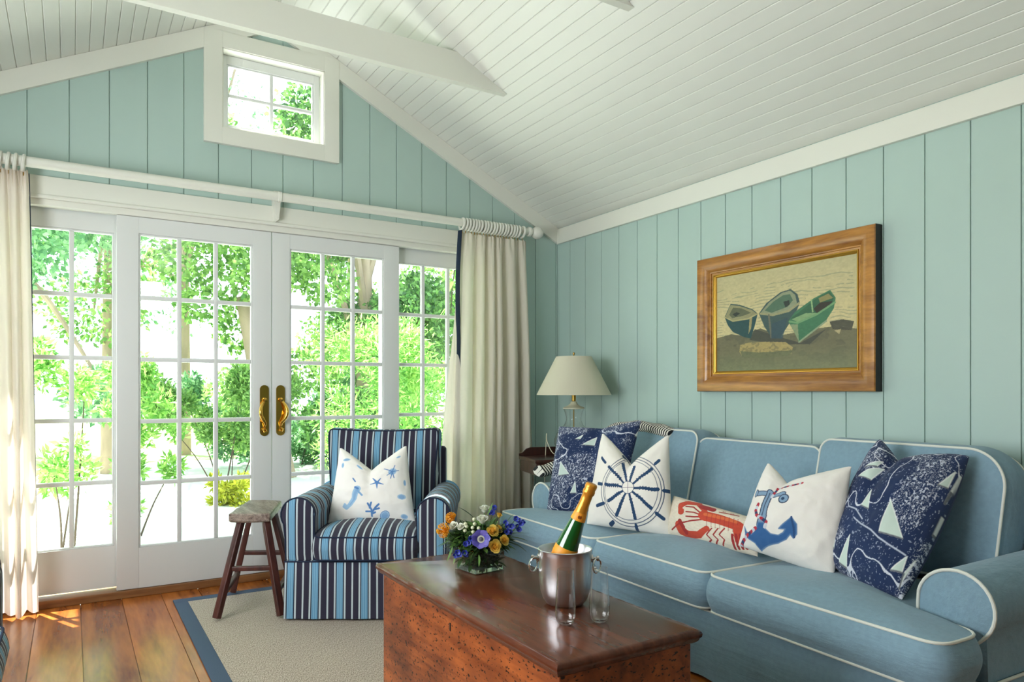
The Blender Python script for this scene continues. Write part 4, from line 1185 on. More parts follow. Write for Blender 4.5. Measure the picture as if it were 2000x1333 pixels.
# anchor pillow
pD = Pillow(at(1499, 906, 3.02), at(1663, 912, 2.72), at(1628, 1130, 2.60), at(1442, 1066, 2.98), 0.16, 0.085, NP, -0.35, 35, 0.009, 0.0, 0.5)
c = pD.canvas('ece7e0', (1400, 900, 5.333))
AB, AD, AL = '2f5f96', '3b4a62', '7f9cb8'
c.line([(430, 345), (560, 350), (690, 345)], 0.07, AD); c.line([(430, 345), (560, 350), (690, 345)], 0.048, AL)
c.ell((415, 345), 0.03, 0.05, AD); c.ell((415, 345), 0.02, 0.038, AL)
c.ell((695, 395), 0.062, 0.062, AD); c.ell((695, 395), 0.048, 0.048, AL); c.ell((688, 395), 0.020, 0.020, '24405f')
c.line([(560, 330), (520, 420), (480, 560), (450, 740)], 0.075, AD, 1, 0.10); c.line([(560, 330), (520, 420), (480, 560), (450, 740)], 0.052, AL, 1, 0.075)
c.line([(552, 340), (512, 430), (470, 570)], 0.012, AD)
crown = [(290, 690), (300, 780), (330, 815), (400, 860), (465, 942), (530, 890), (640, 862), (720, 820), (765, 768), (800, 810), (832, 765), (832, 665), (775, 588), (645, 708), (712, 716), (690, 752), (640, 778), (560, 765), (505, 715), (490, 645), (430, 640), (415, 700), (360, 770), (310, 745)]
c.poly(crown, AB); c.line(crown+[crown[0]], 0.012, '5d7fa8')
c.line([(775, 590), (800, 700), (805, 800)], 0.02, '24497a')
def rope(pts, w):
    P = [np.array(p, float) for p in pts]; acc = 0; k = 0
    for i in range(len(P)-1):
        L = np.linalg.norm(P[i+1]-P[i]); n = max(1, int(L/24))
        for j in range(n):
            a = P[i]+(P[i+1]-P[i])*j/n; b = P[i]+(P[i+1]-P[i])*(j+1)/n
            c.line([tuple(a), tuple(b)], w, ['b02a3c', 'c9ccd6'][k % 2] if k % 4 != 3 else '2c3c66'); k += 1
rope([(890, 235), (770, 262), (640, 298), (570, 385)], 0.028)
rope([(432, 455), (405, 520), (415, 570), (460, 600), (515, 640), (500, 690)], 0.038)
rope([(400, 705), (320, 775), (270, 850), (255, 940)], 0.038)
pD.build('throw_pillow', c, 'off-white pillow with a blue anchor and striped rope, left of the big navy pillow')
# sea-life pillow on the armchair
pF = Pillow(at(664, 876, 3.86), at(794, 872, 3.86), at(812, 1023, 3.74), at(640, 1023, 3.74), 0.17, 0.125, NP, -0.02, 36, 0.007, 0.02, 0.5)
c = pF.canvas('f1eee8', (560, 820, 5.797))
B1, B2, B3 = '7fa9d2', '5482bb', '9cc0de'
def blob(p, rx, ry, rot=0): c.ell(p, rx, ry, B3, 0.9, rot); c.ell(p, rx*0.7, ry*0.7, B1, 0.8, rot)
c.line([(800, 780), (775, 830), (765, 890), (720, 960), (680, 1000), (650, 985), (655, 960), (675, 970)], 0.085, B3, 1, 0.016); c.line([(795, 790), (770, 850), (765, 900), (715, 965)], 0.045, B1, 0.8, 0.012); c.line([(800, 800), (850, 855)], 0.025, B1); c.line([(775, 765), (805, 780)], 0.03, B2)
for k in range(5):
    a = k*2*PI/5+0.3; c.line([(1020, 715), (1020+78*math.cos(a), 715+62*math.sin(a))], 0.035, B2, 1, 0.010)
blob((1195, 590), 0.055, 0.05)
for dx, dy in ((-90, -30), (-60, 40), (30, -70), (70, -10), (20, 70), (-20, 75)): c.line([(1195, 590), (1195+dx, 590+dy)], 0.012, B2)
for p in ([(965, 1090), (960, 1020), (915, 950)], [(960, 1040), (900, 1040)], [(965, 1050), (1010, 990), (1040, 960)], [(940, 1000), (955, 940)], [(985, 1020), (1045, 1005)], [(965, 1070), (1000, 1050)]): c.line(p, 0.024, B2)
blob((1110, 1085), 0.06, 0.045, 0.8); c.ell((1110, 1085), 0.06, 0.045, B2, 1, 0.8, 0.004)
blob((825, 540), 0.05, 0.025, -0.5); c.line([(750, 665), (775, 700)], 0.02, B2); blob((680, 455), 0.06, 0.02, 0.6); blob((635, 520), 0.02, 0.04); blob((1300, 875), 0.05, 0.035); blob((1265, 425), 0.03, 0.015); blob((1330, 1100), 0.04, 0.03); blob((820, 1125), 0.05, 0.015); blob((1335, 720), 0.015, 0.04)
pF.build('throw_pillow', c, 'white pillow printed with blue sea creatures propped on the striped armchair')

# ------------------------------------------------------------------ framed painting of boats
PY0, PY1, PZ0, PZ1 = 1.878, 2.955, 1.130, 1.888
art = empty('framed_painting', (XR, (PY0+PY1)/2, PZ0)); tag(art, 'oil painting of three beached rowing boats in a wide golden oak frame', 'painting')
ox, oy, oz = art.location
prof = [(0.0, 0.0), (0.0, 0.052), (0.004, 0.058), (0.012, 0.060), (0.03, 0.062), (0.05, 0.058), (0.068, 0.048), (0.080, 0.036), (0.086, 0.034), (0.088, 0.028), (0.096, 0.026)]
def frame_ring(prof, name, mk, par, mi=None):
    n = len(prof); vs = []
    for (y, z, sy, sz) in ((PY0, PZ0, 1, 1), (PY1, PZ0, -1, 1), (PY1, PZ1, -1, -1), (PY0, PZ1, 1, -1)):
        for d, h in prof: vs.append((-h-0.0005, y+sy*d-oy, z+sz*d-oz))
    m = MB(); m.add(vs, [(i*n+k, ((i+1) % 4)*n+k, ((i+1) % 4)*n+k+1, i*n+k+1) for i in range(4) for k in range(n-1)])
    return m.build(name, mk, par, angle=25)
frame_ring(prof[1:], 'frame', M['frame'], art)
o = frame_ring([(0.0, 0.0), (-0.001, 0.02), (0.0, 0.052)], 'frame_edge', M['black'], art); o['label'] = 'black outer edge of the frame'
frame_ring([(0.096, 0.026), (0.098, 0.030), (0.102, 0.030), (0.104, 0.024), (0.108, 0.022), (0.112, 0.018), (0.1135, 0.014)], 'fillet', M['gilt'], art)
cw, chh = 460, 300
c = Cv(cw, chh, 'cabd8c', 1.45); c.quad = [(215, 450), (1175, 295), (1188, 1060), (225, 1085)]
sky_ = c.V; c.put(np.clip((c.V-0.55)*2.2, 0, 1), 'b7b088', 0.8)
rip = np.abs(((fbm(cw, chh, 5, 3, 3)*0.35+c.V*3.4) * 9) % 1-0.5); amt = (rip < 0.14)*(fbm(cw, chh, 14, 8, 3) > 0.5)*(c.V < 0.86)
c.put(amt*1.0, '7d8670', 0.55); c.put((rip > 0.42)*(fbm(cw, chh, 12, 12, 3) > 0.5)*(c.V < .8), 'cbc08f', 0.6)
sand = [(215, 860), (340, 830), (420, 840), (560, 790), (700, 840), (900, 800), (1050, 780), (1185, 800), (1195, 1090), (215, 1100)]
c.poly(sand, '6e6a4e'); mk = c.pmask(sand); c.put(mk*(fbm(cw, chh, 10, 30, 4) > 0.52), '5b5a45', 0.6)
c.put(mk*np.clip((0.22-c.V)*5, 0, 1), '7f8460', 0.7)
c.poly([(520, 795), (700, 850), (840, 890), (1000, 800), (900, 900), (700, 900), (480, 870)], '3c4038', 0.85)
# left boat
c.poly([(283, 715), (330, 625), (400, 630), (500, 660), (540, 690), (520, 770), (490, 860), (440, 850), (350, 815), (310, 770)], '20494a')
c.poly([(290, 710), (330, 632), (400, 638), (495, 665), (532, 690), (470, 722), (350, 740)], '8f8c66'); c.poly([(320, 700), (350, 650), (420, 655), (490, 685), (430, 705), (345, 722)], '5d6248')
c.poly([(345, 695), (380, 680), (405, 690), (370, 712)], '2c352e'); c.poly([(480, 715), (500, 712), (492, 790), (472, 830)], '9a8f62')
c.line([(285, 715), (350, 742), (470, 725), (536, 692)], 0.012, 'b3a878')
# middle boat
c.poly([(548, 690), (600, 620), (700, 545), (770, 525), (815, 560), (832, 620), (800, 700), (700, 860), (640, 850), (590, 780)], '3b5350')
c.poly([(560, 685), (620, 615), (710, 550), (765, 535), (800, 565), (812, 620), (760, 670), (640, 700)], '8a9274'); c.poly([(590, 670), (650, 610), (720, 565), (765, 560), (785, 600), (750, 645), (640, 685)], '4d6b55')
c.line([(560, 690), (650, 700), (760, 672), (825, 622)], 0.022, '9a9670'); c.poly([(720, 610), (760, 600), (765, 630), (735, 650)], '2a352f')
c.line([(620, 700), (640, 850)], 0.02, '6a6858'); c.poly([(640, 760), (750, 720), (720, 860), (640, 860)], '2f4a55', 0.8)
# right boat
c.poly([(755, 745), (800, 680), (920, 590), (1020, 535), (1055, 590), (1045, 660), (1000, 740), (900, 830), (830, 890), (800, 820)], '3c7350')
c.poly([(770, 725), (830, 680), (930, 595), (1015, 545), (1045, 590), (1030, 630), (930, 690), (820, 750)], '2f5f42'); c.poly([(920, 660), (960, 620), (1040, 610), (1000, 655), (940, 690)], '2f2a20')
c.poly([(780, 730), (870, 690), (950, 690), (820, 750)], '7fa070'); c.line([(765, 745), (820, 755), (940, 700), (1050, 620)], 0.018, '6f9a6a'); c.line([(905, 600), (915, 680)], 0.014, '8fae7a')
c.poly([(950, 590), (1010, 560), (1040, 590), (960, 620)], '8a8452'); c.poly([(770, 765), (820, 765), (830, 885)], '8f9a76', 0.8); c.line([(830, 885), (1000, 745)], 0.016, '8c9c7c')
# log and driftwood
c.poly([(410, 905), (470, 888), (600, 882), (740, 885), (790, 920), (780, 965), (640, 985), (430, 985), (405, 950)], 'a8965f'); c.poly([(410, 945), (560, 955), (790, 940), (770, 975), (600, 992), (430, 988)], '6d704f')
c.put(c.pmask([(410, 905), (470, 888), (740, 885), (790, 920), (780, 965), (430, 985)])*(fbm(cw, chh, 40, 31, 3) > 0.55), '5d6046', 0.5)
c.poly([(1020, 750), (1100, 735), (1165, 750), (1150, 810), (1040, 800)], '4b4a3a'); c.poly([(1050, 810), (1090, 800), (1080, 835)], 'b0a378')
c.a *= (0.88+0.24*fbm(cw, chh, 60, 40, 2))[..., None]
yy = np.linspace(PY1-0.112, PY0+0.112, cw); zz = np.linspace(PZ0+0.112, PZ1-0.112, chh)
Yg, Zg = np.meshgrid(yy, zz); pos = np.stack([np.full_like(Yg, XR-0.0145)+0.0003*(fbm(cw, chh, 50, 2, 2)), Yg, Zg], -1).reshape(-1, 3)
idx = np.arange(cw*chh).reshape(chh, cw); f = np.stack([idx[:-1, :-1], idx[:-1, 1:], idx[1:, 1:], idx[1:, :-1]], -1).reshape(-1, 4)
o = color_mesh('canvas', M['canvas'], pos, c.a.reshape(-1, 3), f)
o.parent = art; o.location = o.location-art.location

# ------------------------------------------------------------------ corner table and lamp
tb = Vector((2.72, 3.88, 0)); table = empty('corner_table', tb, math.radians(-14.5)); tag(table, 'small dark mahogany side table with raised gallery in the far corner', 'side table')
tz = 0.695
# local x: toward the wall, local y: away from the sofa
m = MB(); m.box((-0.19, -0.17, tz-0.022), (0.235, 0.17, tz), 0.005); m.build('table_top', M['dark_wood'], table)
m = MB(); m.box((-0.18, -0.16, tz-0.10), (0.225, 0.16, tz-0.022), 0.002); m.build('apron', M['dark_wood'], table)
m = MB(); m.prism([(-0.19, tz), (0.235, tz), (0.235, tz+0.055), (-0.11, tz+0.055), (-0.14, tz+0.045), (-0.165, tz+0.02), (-0.19, tz+0.014)], lambda a, b, t: (a, t, b), 0.158, 0.170)
m.box((0.223, -0.17, tz), (0.235, 0.158, tz+0.055), 0.002); m.build('gallery', M['dark_wood'], table)
for sx, sy in ((-0.17, -0.15), (-0.17, 0.15), (0.215, -0.15), (0.215, 0.15)):
    m = MB(); m.bar((sx, sy, 0), (sx, sy, tz-0.03), 0.028, 0.028, 0.003); m.build('leg', M['dark_wood'], table)
lx, ly = 2.835, 3.815
lamp = empty('table_lamp', (lx, ly, tz)); tag(lamp, 'table lamp with cream empire shade and clear glass vase body', 'table lamp')
zz_ = lambda y: H-(y-765)*4.735/F - tz
m = MB(); zB, zT = zz_(772), zz_(697)
m.lathe([(0.246, zB), (0.2465, zB+0.004), (0.119, zT-0.003), (0.119, zT), (0.115, zT), (0.243, zB)], seg=56); m.build('lamp_shade', M['shade'], lamp, angle=30)
m = MB(); m.lathe([(0.0, zT+0.03), (0.006, zT+0.026), (0.008, zT+0.018), (0.004, zT+0.010), (0.004, zT-0.02)], seg=14)
for k in range(3): m.tube([(0, 0, zT-0.012), (0.116*math.cos(k*2.09), 0.116*math.sin(k*2.09), zT-0.004)], 0.0015, 6)
m.build('finial', M['brass_dull'], lamp)
m = MB(); m.lathe([(0.0, zz_(781)+0.05), (0.014, zz_(781)+0.05), (0.014, zz_(783)), (0.011, zz_(784)), (0.011, zz_(786))], seg=18); m.tube([(0.0, 0, zz_(786)), (0, 0, zT)], 0.003, 8); m.build('socket', M['brass_dull'], lamp)
m = MB(); m.lathe([(0.0, zz_(784)), (0.020, zz_(785)), (0.024, zz_(789)), (0.040, zz_(793)), (0.060, zz_(795)), (0.072, zz_(797)), (0.072, zz_(799)), (0.04, zz_(800)), (0, zz_(800))], seg=32); m.build('cap', M['cap'], lamp)
m = MB(); zc0 = zz_(799)
body = [(0.068, zc0), (0.058, zc0-0.025), (0.050, zc0-0.055), (0.050, zc0-0.075), (0.062, zc0-0.105), (0.090, zc0-0.135), (0.115, zc0-0.165), (0.130, zc0-0.20), (0.130, zc0-0.23), (0.112, zc0-0.265), (0.085, zc0-0.285), (0.080, 0.012), (0.088, 0.0), (0.0, 0.0)]
m.lathe(body, seg=48); m.build('glass_body', M['clear'], lamp, angle=60)
m = MB(); m.tube([(0, 0, zc0), (0, 0, 0.004)], 0.0035, 8); m.build('stem', M['brass_dull'], lamp)
m = MB(); m.tube(smooth([(-0.04, 0.03, 0.006), (-0.10, 0.09, 0.02), (-0.125, 0.13, 0.10), (-0.115, 0.15, 0.15), (-0.105, 0.17, 0.10), (-0.10, 0.19, -0.05), (-0.10, 0.2, -0.3)]), 0.003, 6)
m.build('cord', M['cap'], lamp)

# ------------------------------------------------------------------ on the chest
CT = 0.5003
bc = (1.2475, 1.722)
bk = empty('champagne_bucket', (bc[0], bc[1], CT)); tag(bk, 'brushed steel ice bucket with two ring handles standing on the wooden chest', 'ice bucket')
m = MB(); h = 0.163
out = [(0.0, 0.0), (0.045, 0.0005), (0.056, 0.004), (0.066, 0.018), (0.073, 0.04), (0.077, 0.07), (0.0785, 0.11), (0.079, h-0.022), (0.0795, h-0.020), (0.0795, h-0.002), (0.081, h), (0.079, h+0.0015), (0.0765, h-0.002), (0.0765, 0.10), (0.072, 0.045), (0.058, 0.012), (0.0, 0.008)]
m.lathe(out, seg=64); m.build('bowl', M['steel'], bk, angle=50)
for s in (-1, 1):
    dr_ = Vector((CA, -SA, 0))*s*0.995+Vector((SA, CA, 0))*(-0.10 if s > 0 else 0.05); dr_.normalize()
    m = MB(); m.lathe([(0.0, 0.0), (0.012, 0.0), (0.012, 0.004), (0.005, 0.006), (0.005, 0.014), (0.008, 0.016), (0.008, 0.022), (0.0, 0.024)], dr_*0.078+Vector((0, 0, h-0.028)), 16, ax=dr_)
    c0 = dr_*0.094+Vector((0, 0, h-0.028-0.021))
    t_ = Vector((-dr_.y, dr_.x, 0))*0.75+dr_*0.5; t_.normalize()
    m.tube([c0+t_*0.021*math.sin(a)+Vector((0, 0, 0.021*math.cos(a))) for a in np.linspace(0, 2*PI, 24, endpoint=False)], 0.0026, 8, closed=True)
    m.build('ring_handle', M['chrome'], bk)
# bottle leaning in the bucket
tip = at(1157, 944, 2.10); foot = Vector((bc[0], bc[1], CT+0.02)); 
mid_ = at(1103, 1080, 2.12); ax = (tip-mid_).normalized()
BLn = 0.325; b0 = tip-ax*BLn
bt = empty('champagne_bottle', b0); tag(bt, 'green champagne bottle with orange foil leaning in the steel ice bucket', 'bottle')
m = MB(); R_ = 0.0365
pb = [(0.0, 0.012), (0.02, 0.002), (0.030, 0.0), (R_, 0.006), (R_, 0.075), (0.0362, 0.10), (0.0345, 0.12), (0.0315, 0.145), (0.0275, 0.17), (0.0235, 0.195), (0.0195, 0.222), (0.0160, 0.25), (0.0145, 0.27), (0.0145, 0.31), (0, 0.31)]
m.lathe(pb, (0, 0, 0), 40, ax=ax); m.build('glass', M['bottle'], bt, angle=60)
m = MB(); m.lathe([(R_+0.0002, 0.05), (R_+0.0007, 0.0505), (R_+0.0007, 0.075), (0.0370, 0.10), (0.0353, 0.1195), (0.0345, 0.120)], (0, 0, 0), 40, ax=ax); m.build('label', M['orange_label'], bt)
m = MB(); m.lathe([(0.0222, 0.207), (0.0228, 0.2075), (0.0212, 0.218), (0.0192, 0.232), (0.018, 0.2325)], (0, 0, 0), 32, ax=ax); m.build('neck_label', M['orange_label'], bt)
m = MB(); m.lathe([(0.0192, 0.230), (0.0178, 0.240), (0.0162, 0.258), (0.0158, 0.276), (0.0158, 0.288), (0.0182, 0.291), (0.0184, 0.300), (0.0164, 0.304), (0.0178, 0.310), (0.0180, 0.318), (0.015, 0.323), (0.0, 0.325)], (0, 0, 0), 32, ax=ax)
m.build('foil', M['orange_foil'], bt, angle=40)
m = MB(); side_ = ax.cross(Vector((0, 0, 1))).normalized(); fr_ = (Vector((-SA, -CA, 0))-ax*Vector((-SA, -CA, 0)).dot(ax)).normalized()
m.lathe([(0.0, 0.0009), (0.0058, 0.0006), (0.0060, 0.0)], ax*0.2195+fr_*0.0212+side_*(-0.001), 16, ax=fr_+ax*0.15); m.build('seal', M['foil_seal'], bt)
# stemless flutes
def flute(p, label):
    r = empty('champagne_flute', (p[0], p[1], CT)); tag(r, label, 'glass')
    m = MB(); o_ = [(0.0, 0.0), (0.011, 0.0005), (0.019, 0.004), (0.0245, 0.012), (0.0275, 0.026), (0.0280, 0.042), (0.0268, 0.07), (0.0245, 0.10), (0.0228, 0.13), (0.0222, 0.150)]
    i2 = [(0.0212, 0.150), (0.0218, 0.13), (0.0235, 0.10), (0.0258, 0.07), (0.0270, 0.042), (0.0265, 0.027), (0.0235, 0.015), (0.018, 0.009), (0.0, 0.007)]
    m.lathe(o_+i2, seg=40); m.build('glass', M['clear'], r, angle=60)
    return r
flute((1.133, 1.562), 'empty stemless champagne flute directly in front of the ice bucket')
flute((1.224, 1.530), 'empty stemless champagne flute on the sofa side, right of the other flute')

# ------------------------------------------------------------------ vase and flowers
M['vase'] = mat_glass('vase_glass', (0.93, 0.97, 0.95), 1.5, 0.0, 1.5)
M['water'] = mat('dark_water', (22, 34, 26), 0.08)
vb = at(937, 1120, 2.53); VX, VY = 2.53*SA-0.115*CA, 2.53*CA+0.115*SA
vase = empty('flower_vase', (VX, VY, CT), -A+math.radians(38)); tag(vase, 'square clear glass vase holding the flowers on the wooden chest', 'vase')
hs, vh = 0.063, 0.11
m = MB()
for a, b in (((-hs, -hs), (hs, -hs+0.004)), ((-hs, hs-0.004), (hs, hs)), ((-hs, -hs+0.004), (-hs+0.004, hs-0.004)), ((hs-0.004, -hs+0.004), (hs, hs-0.004))):
    m.box((a[0], a[1], 0), (b[0], b[1], vh), 0.0)
m.build('walls', M['vase'], vase, smooth=False)
M['solid_glass'] = mat('thick_glass', (235, 245, 240), 0.02); M['solid_glass'].node_tree.nodes['Principled BSDF'].inputs['Transmission Weight'].default_value = 0.9
m = MB(); m.box((-hs+0.0045, -hs+0.0045, 0.0005), (hs-0.0045, hs-0.0045, 0.016), 0.002); m.build('base', M['solid_glass'], vase)
# foliage massed inside and over the rim
rg = random.Random(12)
M['leafd'] = mat_leaf('flower_foliage', '1d3a1c', '6f9a4a', 0.25)
def leaf_blade(m, p, d, L, w, u, up=None, curl=0.25):
    d = Vector(d).normalized(); s = d.cross(Vector((0, 0, 1)) if abs(d.z) < 0.9 else Vector((1, 0, 0))).normalized(); n = s.cross(d)
    vs = []; N = 6
    for i in range(N+1):
        t = i/N; ww = w*math.sin(PI*min(1, t*0.92+0.08))**0.8*(1-t*0.3)
        c_ = Vector(p)+d*(L*t)-Vector((0, 0, 1))*(curl*L*t*t)+n*0.0
        vs += [c_-s*ww/2+n*ww*0.15, c_, c_+s*ww/2+n*ww*0.15]
    m.add(vs, [f for i in range(N) for f in ((3*i, 3*i+1, 3*i+4, 3*i+3), (3*i+1, 3*i+2, 3*i+5, 3*i+4))], [(u, 0)]*len(vs))
vc = Vector((VX, VY, CT))
gr = empty('greenery_bunch', (VX, VY, CT+0.03)); tag(gr, 'mass of dark green leaves filling the glass vase between the flowers', 'foliage'); go = gr.location
m = MB()
for i in range(900):
    a = rg.uniform(0, 2*PI); q = rg.random()**0.6; el = rg.uniform(0.0, 1.3)
    rr_ = 0.03+0.055*q; p = vc+Vector((math.cos(a)*rr_, math.sin(a)*rr_, 0.085+0.075*rg.random()*(1-q*0.5)))
    d = Vector((math.cos(a)*math.cos(el), math.sin(a)*math.cos(el), math.sin(el)*0.8-0.15))
    leaf_blade(m, p-go, d, rg.uniform(0.025, 0.06), rg.uniform(0.012, 0.026), rg.random()**1.8)
m.build('leaves', M['leafd'], gr, angle=180)
m = MB()
for i in range(1100):
    x, y = rg.uniform(-.05, .05), rg.uniform(-.05, .05); ca_, sa_ = math.cos(vase.rotation_euler.z), math.sin(vase.rotation_euler.z)
    p = vc+Vector((x*ca_-y*sa_, x*sa_+y*ca_, rg.uniform(0.022, 0.10)))
    leaf_blade(m, p-go, (rg.uniform(-1, 1), rg.uniform(-1, 1), rg.uniform(-.3, 1)), 0.034, 0.017, rg.random()*0.3)
for i in range(30):
    a = rg.uniform(0, 6.28); m.tube([Vector((0.02*math.cos(a), 0.02*math.sin(a), -0.01)), Vector((0.045*math.cos(a+1), 0.045*math.sin(a+1), 0.07))], 0.002, 5)
m.build('stems', M['leafd'], gr, angle=180)
m = MB()
for (px, py, f, dx, dz, L, w, u) in [(925, 1012, 2.50, -0.85, 0.75, 0.075, 0.014, 0.05), (952, 1006, 2.52, 0.35, 0.95, 0.055, 0.014, 0.5), (990, 1020, 2.56, 0.6, 0.8, 0.045, 0.012, 0.4), (1000, 1050, 2.5, 0.9, -0.1, 0.06, 0.016, 0.3), (1003, 1062, 2.5, 0.9, -0.45, 0.055, 0.018, 0.15), (880, 1058, 2.46, -0.8, -0.2, 0.05, 0.014, 0.6), (884, 1068, 2.46, -0.4, -0.9, 0.05, 0.015, 0.7), (935, 1085, 2.40, 0.0, -0.8, 0.035, 0.018, 0.7), (925, 1080, 2.40, -0.3, -0.6, 0.03, 0.015, 0.5), (872, 1062, 2.46, -0.8, -0.3, 0.03, 0.012, 0.9), (890, 1078, 2.43, -0.2, -0.9, 0.04, 0.013, 0.8), (990, 1045, 2.52, 0.9, 0.2, 0.07, 0.013, 0.45)]:
    p = at(px, py, f); leaf_blade(m, p-go, Vector((CA, -SA, 0))*dx+Vector((0, 0, dz)), L, w, u, curl=0.15)
m.build('long_leaves', M['leafd'], gr, angle=180)

def petal(m, c, axis, ang, rin, h, w, open_, curl=0.3, u=0.5):
    Z = Vector(axis).normalized(); X0 = Z.orthogonal().normalized(); Y0 = Z.cross(X0)
    N, K = 6, 6; vs = []
    for j in range(N+1):
        t = j/N; r = rin+open_*h*t**1.6+curl*h*max(0, t-0.6)**2; z = h*t*(1-0.25*open_*t)-curl*h*max(0, t-0.7)**1.5
        ww = w*math.sin(PI*(0.12+0.76*t))**0.6
        for k in range(K+1):
            s = (k/K-0.5); a = ang+s*ww/max(rin+0.3*h, 1e-3)
            rr_ = r*(1-0.10*abs(s)*2*(t > 0.5)); dip = -h*0.10*(2*s)**2*t
            vs.append(Vector(c)+X0*math.cos(a)*rr_+Y0*math.sin(a)*rr_+Z*(z+dip))
    m.add(vs, [(j*(K+1)+k, j*(K+1)+k+1, (j+1)*(K+1)+k+1, (j+1)*(K+1)+k) for j in range(N) for k in range(K)], [(u, 0)]*len(vs))
M['p_yel'] = mat_leaf('yellow_petals', 'f0ae24', 'ffe274', 0.3); M['p_wht'] = mat_leaf('white_petals', 'd9dcc6', 'f3f3ea', 0.3)
M['p_pur'] = mat_leaf('violet_petals', '4540a8', '8e84d6', 0.3); M['p_blu'] = mat_leaf('blue_petals', '1f2c8e', '4455c4', 0.3)
M['p_org'] = mat_leaf('orange_styles', 'ee9a10', 'ffcb3c', 0.3); M['berry'] = mat('berry_skin', (205, 210, 175), 0.4); M['fc'] = mat('flower_centre', (92, 92, 96), 0.8)
M['stem'] = mat('green_stem', (60, 96, 42), 0.6)
def stem_to(m, top, r=0.0016):
    b = vc+Vector(((top.x-vc.x)*0.35, (top.y-vc.y)*0.35, 0.06)); md = (top+b)/2+Vector((0, 0, 0.01)); m.tube([b, md, top], r, 6)
def axis_for(c_): 
    a = (c_-(vc+Vector((0, 0, 0.03)))); a.normalize(); a += Vector((-SA, -CA, 0))*0.5; return a.normalized()
def rose(px, py, f, R, mk, label, group=None, n=20):
    c_ = at(px, py, f); ax_ = axis_for(c_); r = empty('rose', c_); tag(r, label, 'flower', group)
    m = MB()
    R = R*1.22
    m.lathe([(0.0, -0.5*R), (0.20*R, -0.3*R), (0.27*R, 0.0), (0.22*R, 0.3*R), (0.10*R, 0.42*R), (0.03*R, 0.36*R), (0.0, 0.30*R)], (0, 0, 0), 14, ax=ax_)
    m.uv = [(0.25, 0)]*len(m.v)
    for i in range(n+6):
        t = i/(n+5); petal(m, -ax_*R*(0.50+0.12*t), ax_, i*2.4, R*(0.10+0.36*t), R*(1.12-0.22*t), R*(0.8+0.7*t), 0.0+0.36*t*t, 0.2+0.7*t, 0.15+0.8*t if mk == 'p_yel' else rg.random())
    m.build('petals', M[mk], r, angle=180)
    m = MB(); stem_to(m, c_-ax_*R*0.5); m.v = [tuple(Vector(v)-c_) for v in m.v]; m.build('stem', M['stem'], r)
for (px, py, f, R, lb) in [(962.5, 1038, 2.46, 0.0235, 'open yellow rose, the upper one facing out left of the cluster'), (966.5, 1068, 2.41, 0.0235, 'open yellow rose, lowest one just above the vase rim'), (985, 1056, 2.45, 0.019, 'yellow rose seen edge on, rightmost of the yellow cluster'), (973, 1034, 2.50, 0.018, 'yellow rose half hidden behind the upper yellow rose'), (975.5, 1006, 2.55, 0.011, 'small yellow rosebud at the back of the bouquet')]:
    rose(px, py, f, R, 'p_yel', lb)
for (px, py, f, R, lb) in [(943, 1014, 2.50, 0.020, 'white rose near the top centre of the bouquet'), (947, 993, 2.54, 0.018, 'white rose, topmost flower of the bouquet'), (885, 1027, 2.46, 0.017, 'white bloom nestled against the orange pincushion flower'), (900, 1029, 2.45, 0.014, 'white bloom just right of the one by the pincushion flower')]:
    rose(px, py, f, R, 'p_wht', lb, n=14)
# pincushions
for (px, py, f, R, lb) in [(871, 1038, 2.45, 0.026, 'spiky orange pincushion flower at the left side of the bouquet'), (884, 1014, 2.52, 0.020, 'orange pincushion flower behind the left white blooms')]:
    c_ = at(px, py, f); ax_ = (axis_for(c_)+Vector((-CA, SA, 0))*0.5).normalized(); r = empty('pincushion_flower', c_); tag(r, lb, 'flower')
    m = MB()
    for i in range(130):
        z = rg.uniform(-0.25, 1); a = rg.uniform(0, 6.28); X0 = ax_.orthogonal().normalized(); Y0 = ax_.cross(X0); q = math.sqrt(max(0, 1-z*z))
        d = X0*math.cos(a)*q+Y0*math.sin(a)*q+ax_*z
        m.tube([d*R*0.35, d*R*0.8+ax_*R*0.1, d*R*0.95+ax_*R*0.3], 0.0007, 4)
        m.tube([d*R*0.95+ax_*R*0.28, d*R*1.02+ax_*R*0.33], 0.0014, 5)
    m.uv = [(rg.random(), 0)]*len(m.v); m.build('styles', M['p_org'], r)
    m = MB(); m.lathe([(0, -0.4*R), (0.35*R, -0.2*R), (0.42*R, 0.1*R), (0.3*R, 0.4*R), (0, 0.5*R)], (0, 0, 0), 14, ax=ax_); m.uv = [(0, 0)]*len(m.v); m.build('head', M['p_org'], r)
    m = MB(); stem_to(m, c_-ax_*R*0.3); m.v = [tuple(Vector(v)-c_) for v in m.v]; m.build('stem', M['stem'], r)
# anemone
c_ = at(939.5, 1054, 2.405); ax_ = (Vector((-SA, -CA, 0.25))).normalized(); r = empty('anemone', c_); tag(r, 'violet anemone with pale ring and grey centre at the front of the bouquet', 'flower')
m = MB()
for i in range(14): petal(m, -ax_*0.004, ax_, i*2*PI/14*1.0+(0.2 if i % 2 else 0), 0.006+0.002*(i % 2), 0.028, 0.020, 0.88, 0.1, 0.2+0.6*(i % 3)/2)
m.build('petals', M['p_pur'], r, angle=180)
m = MB(); m.lathe([(0.0115, 0.0055), (0.0125, 0.0075), (0.008, 0.0075), (0, 0.007)], (0, 0, 0), 24, ax=ax_); o = m.build('pale_ring', M['p_wht'], r)
m = MB(); m.lathe([(0.0075, 0.007), (0.007, 0.010), (0.004, 0.012), (0, 0.0125)], (0, 0, 0), 20, ax=ax_); m.build('centre', M['fc'], r)
m = MB(); stem_to(m, c_-ax_*0.006); m.v = [tuple(Vector(v)-c_) for v in m.v]; m.build('stem', M['stem'], r)
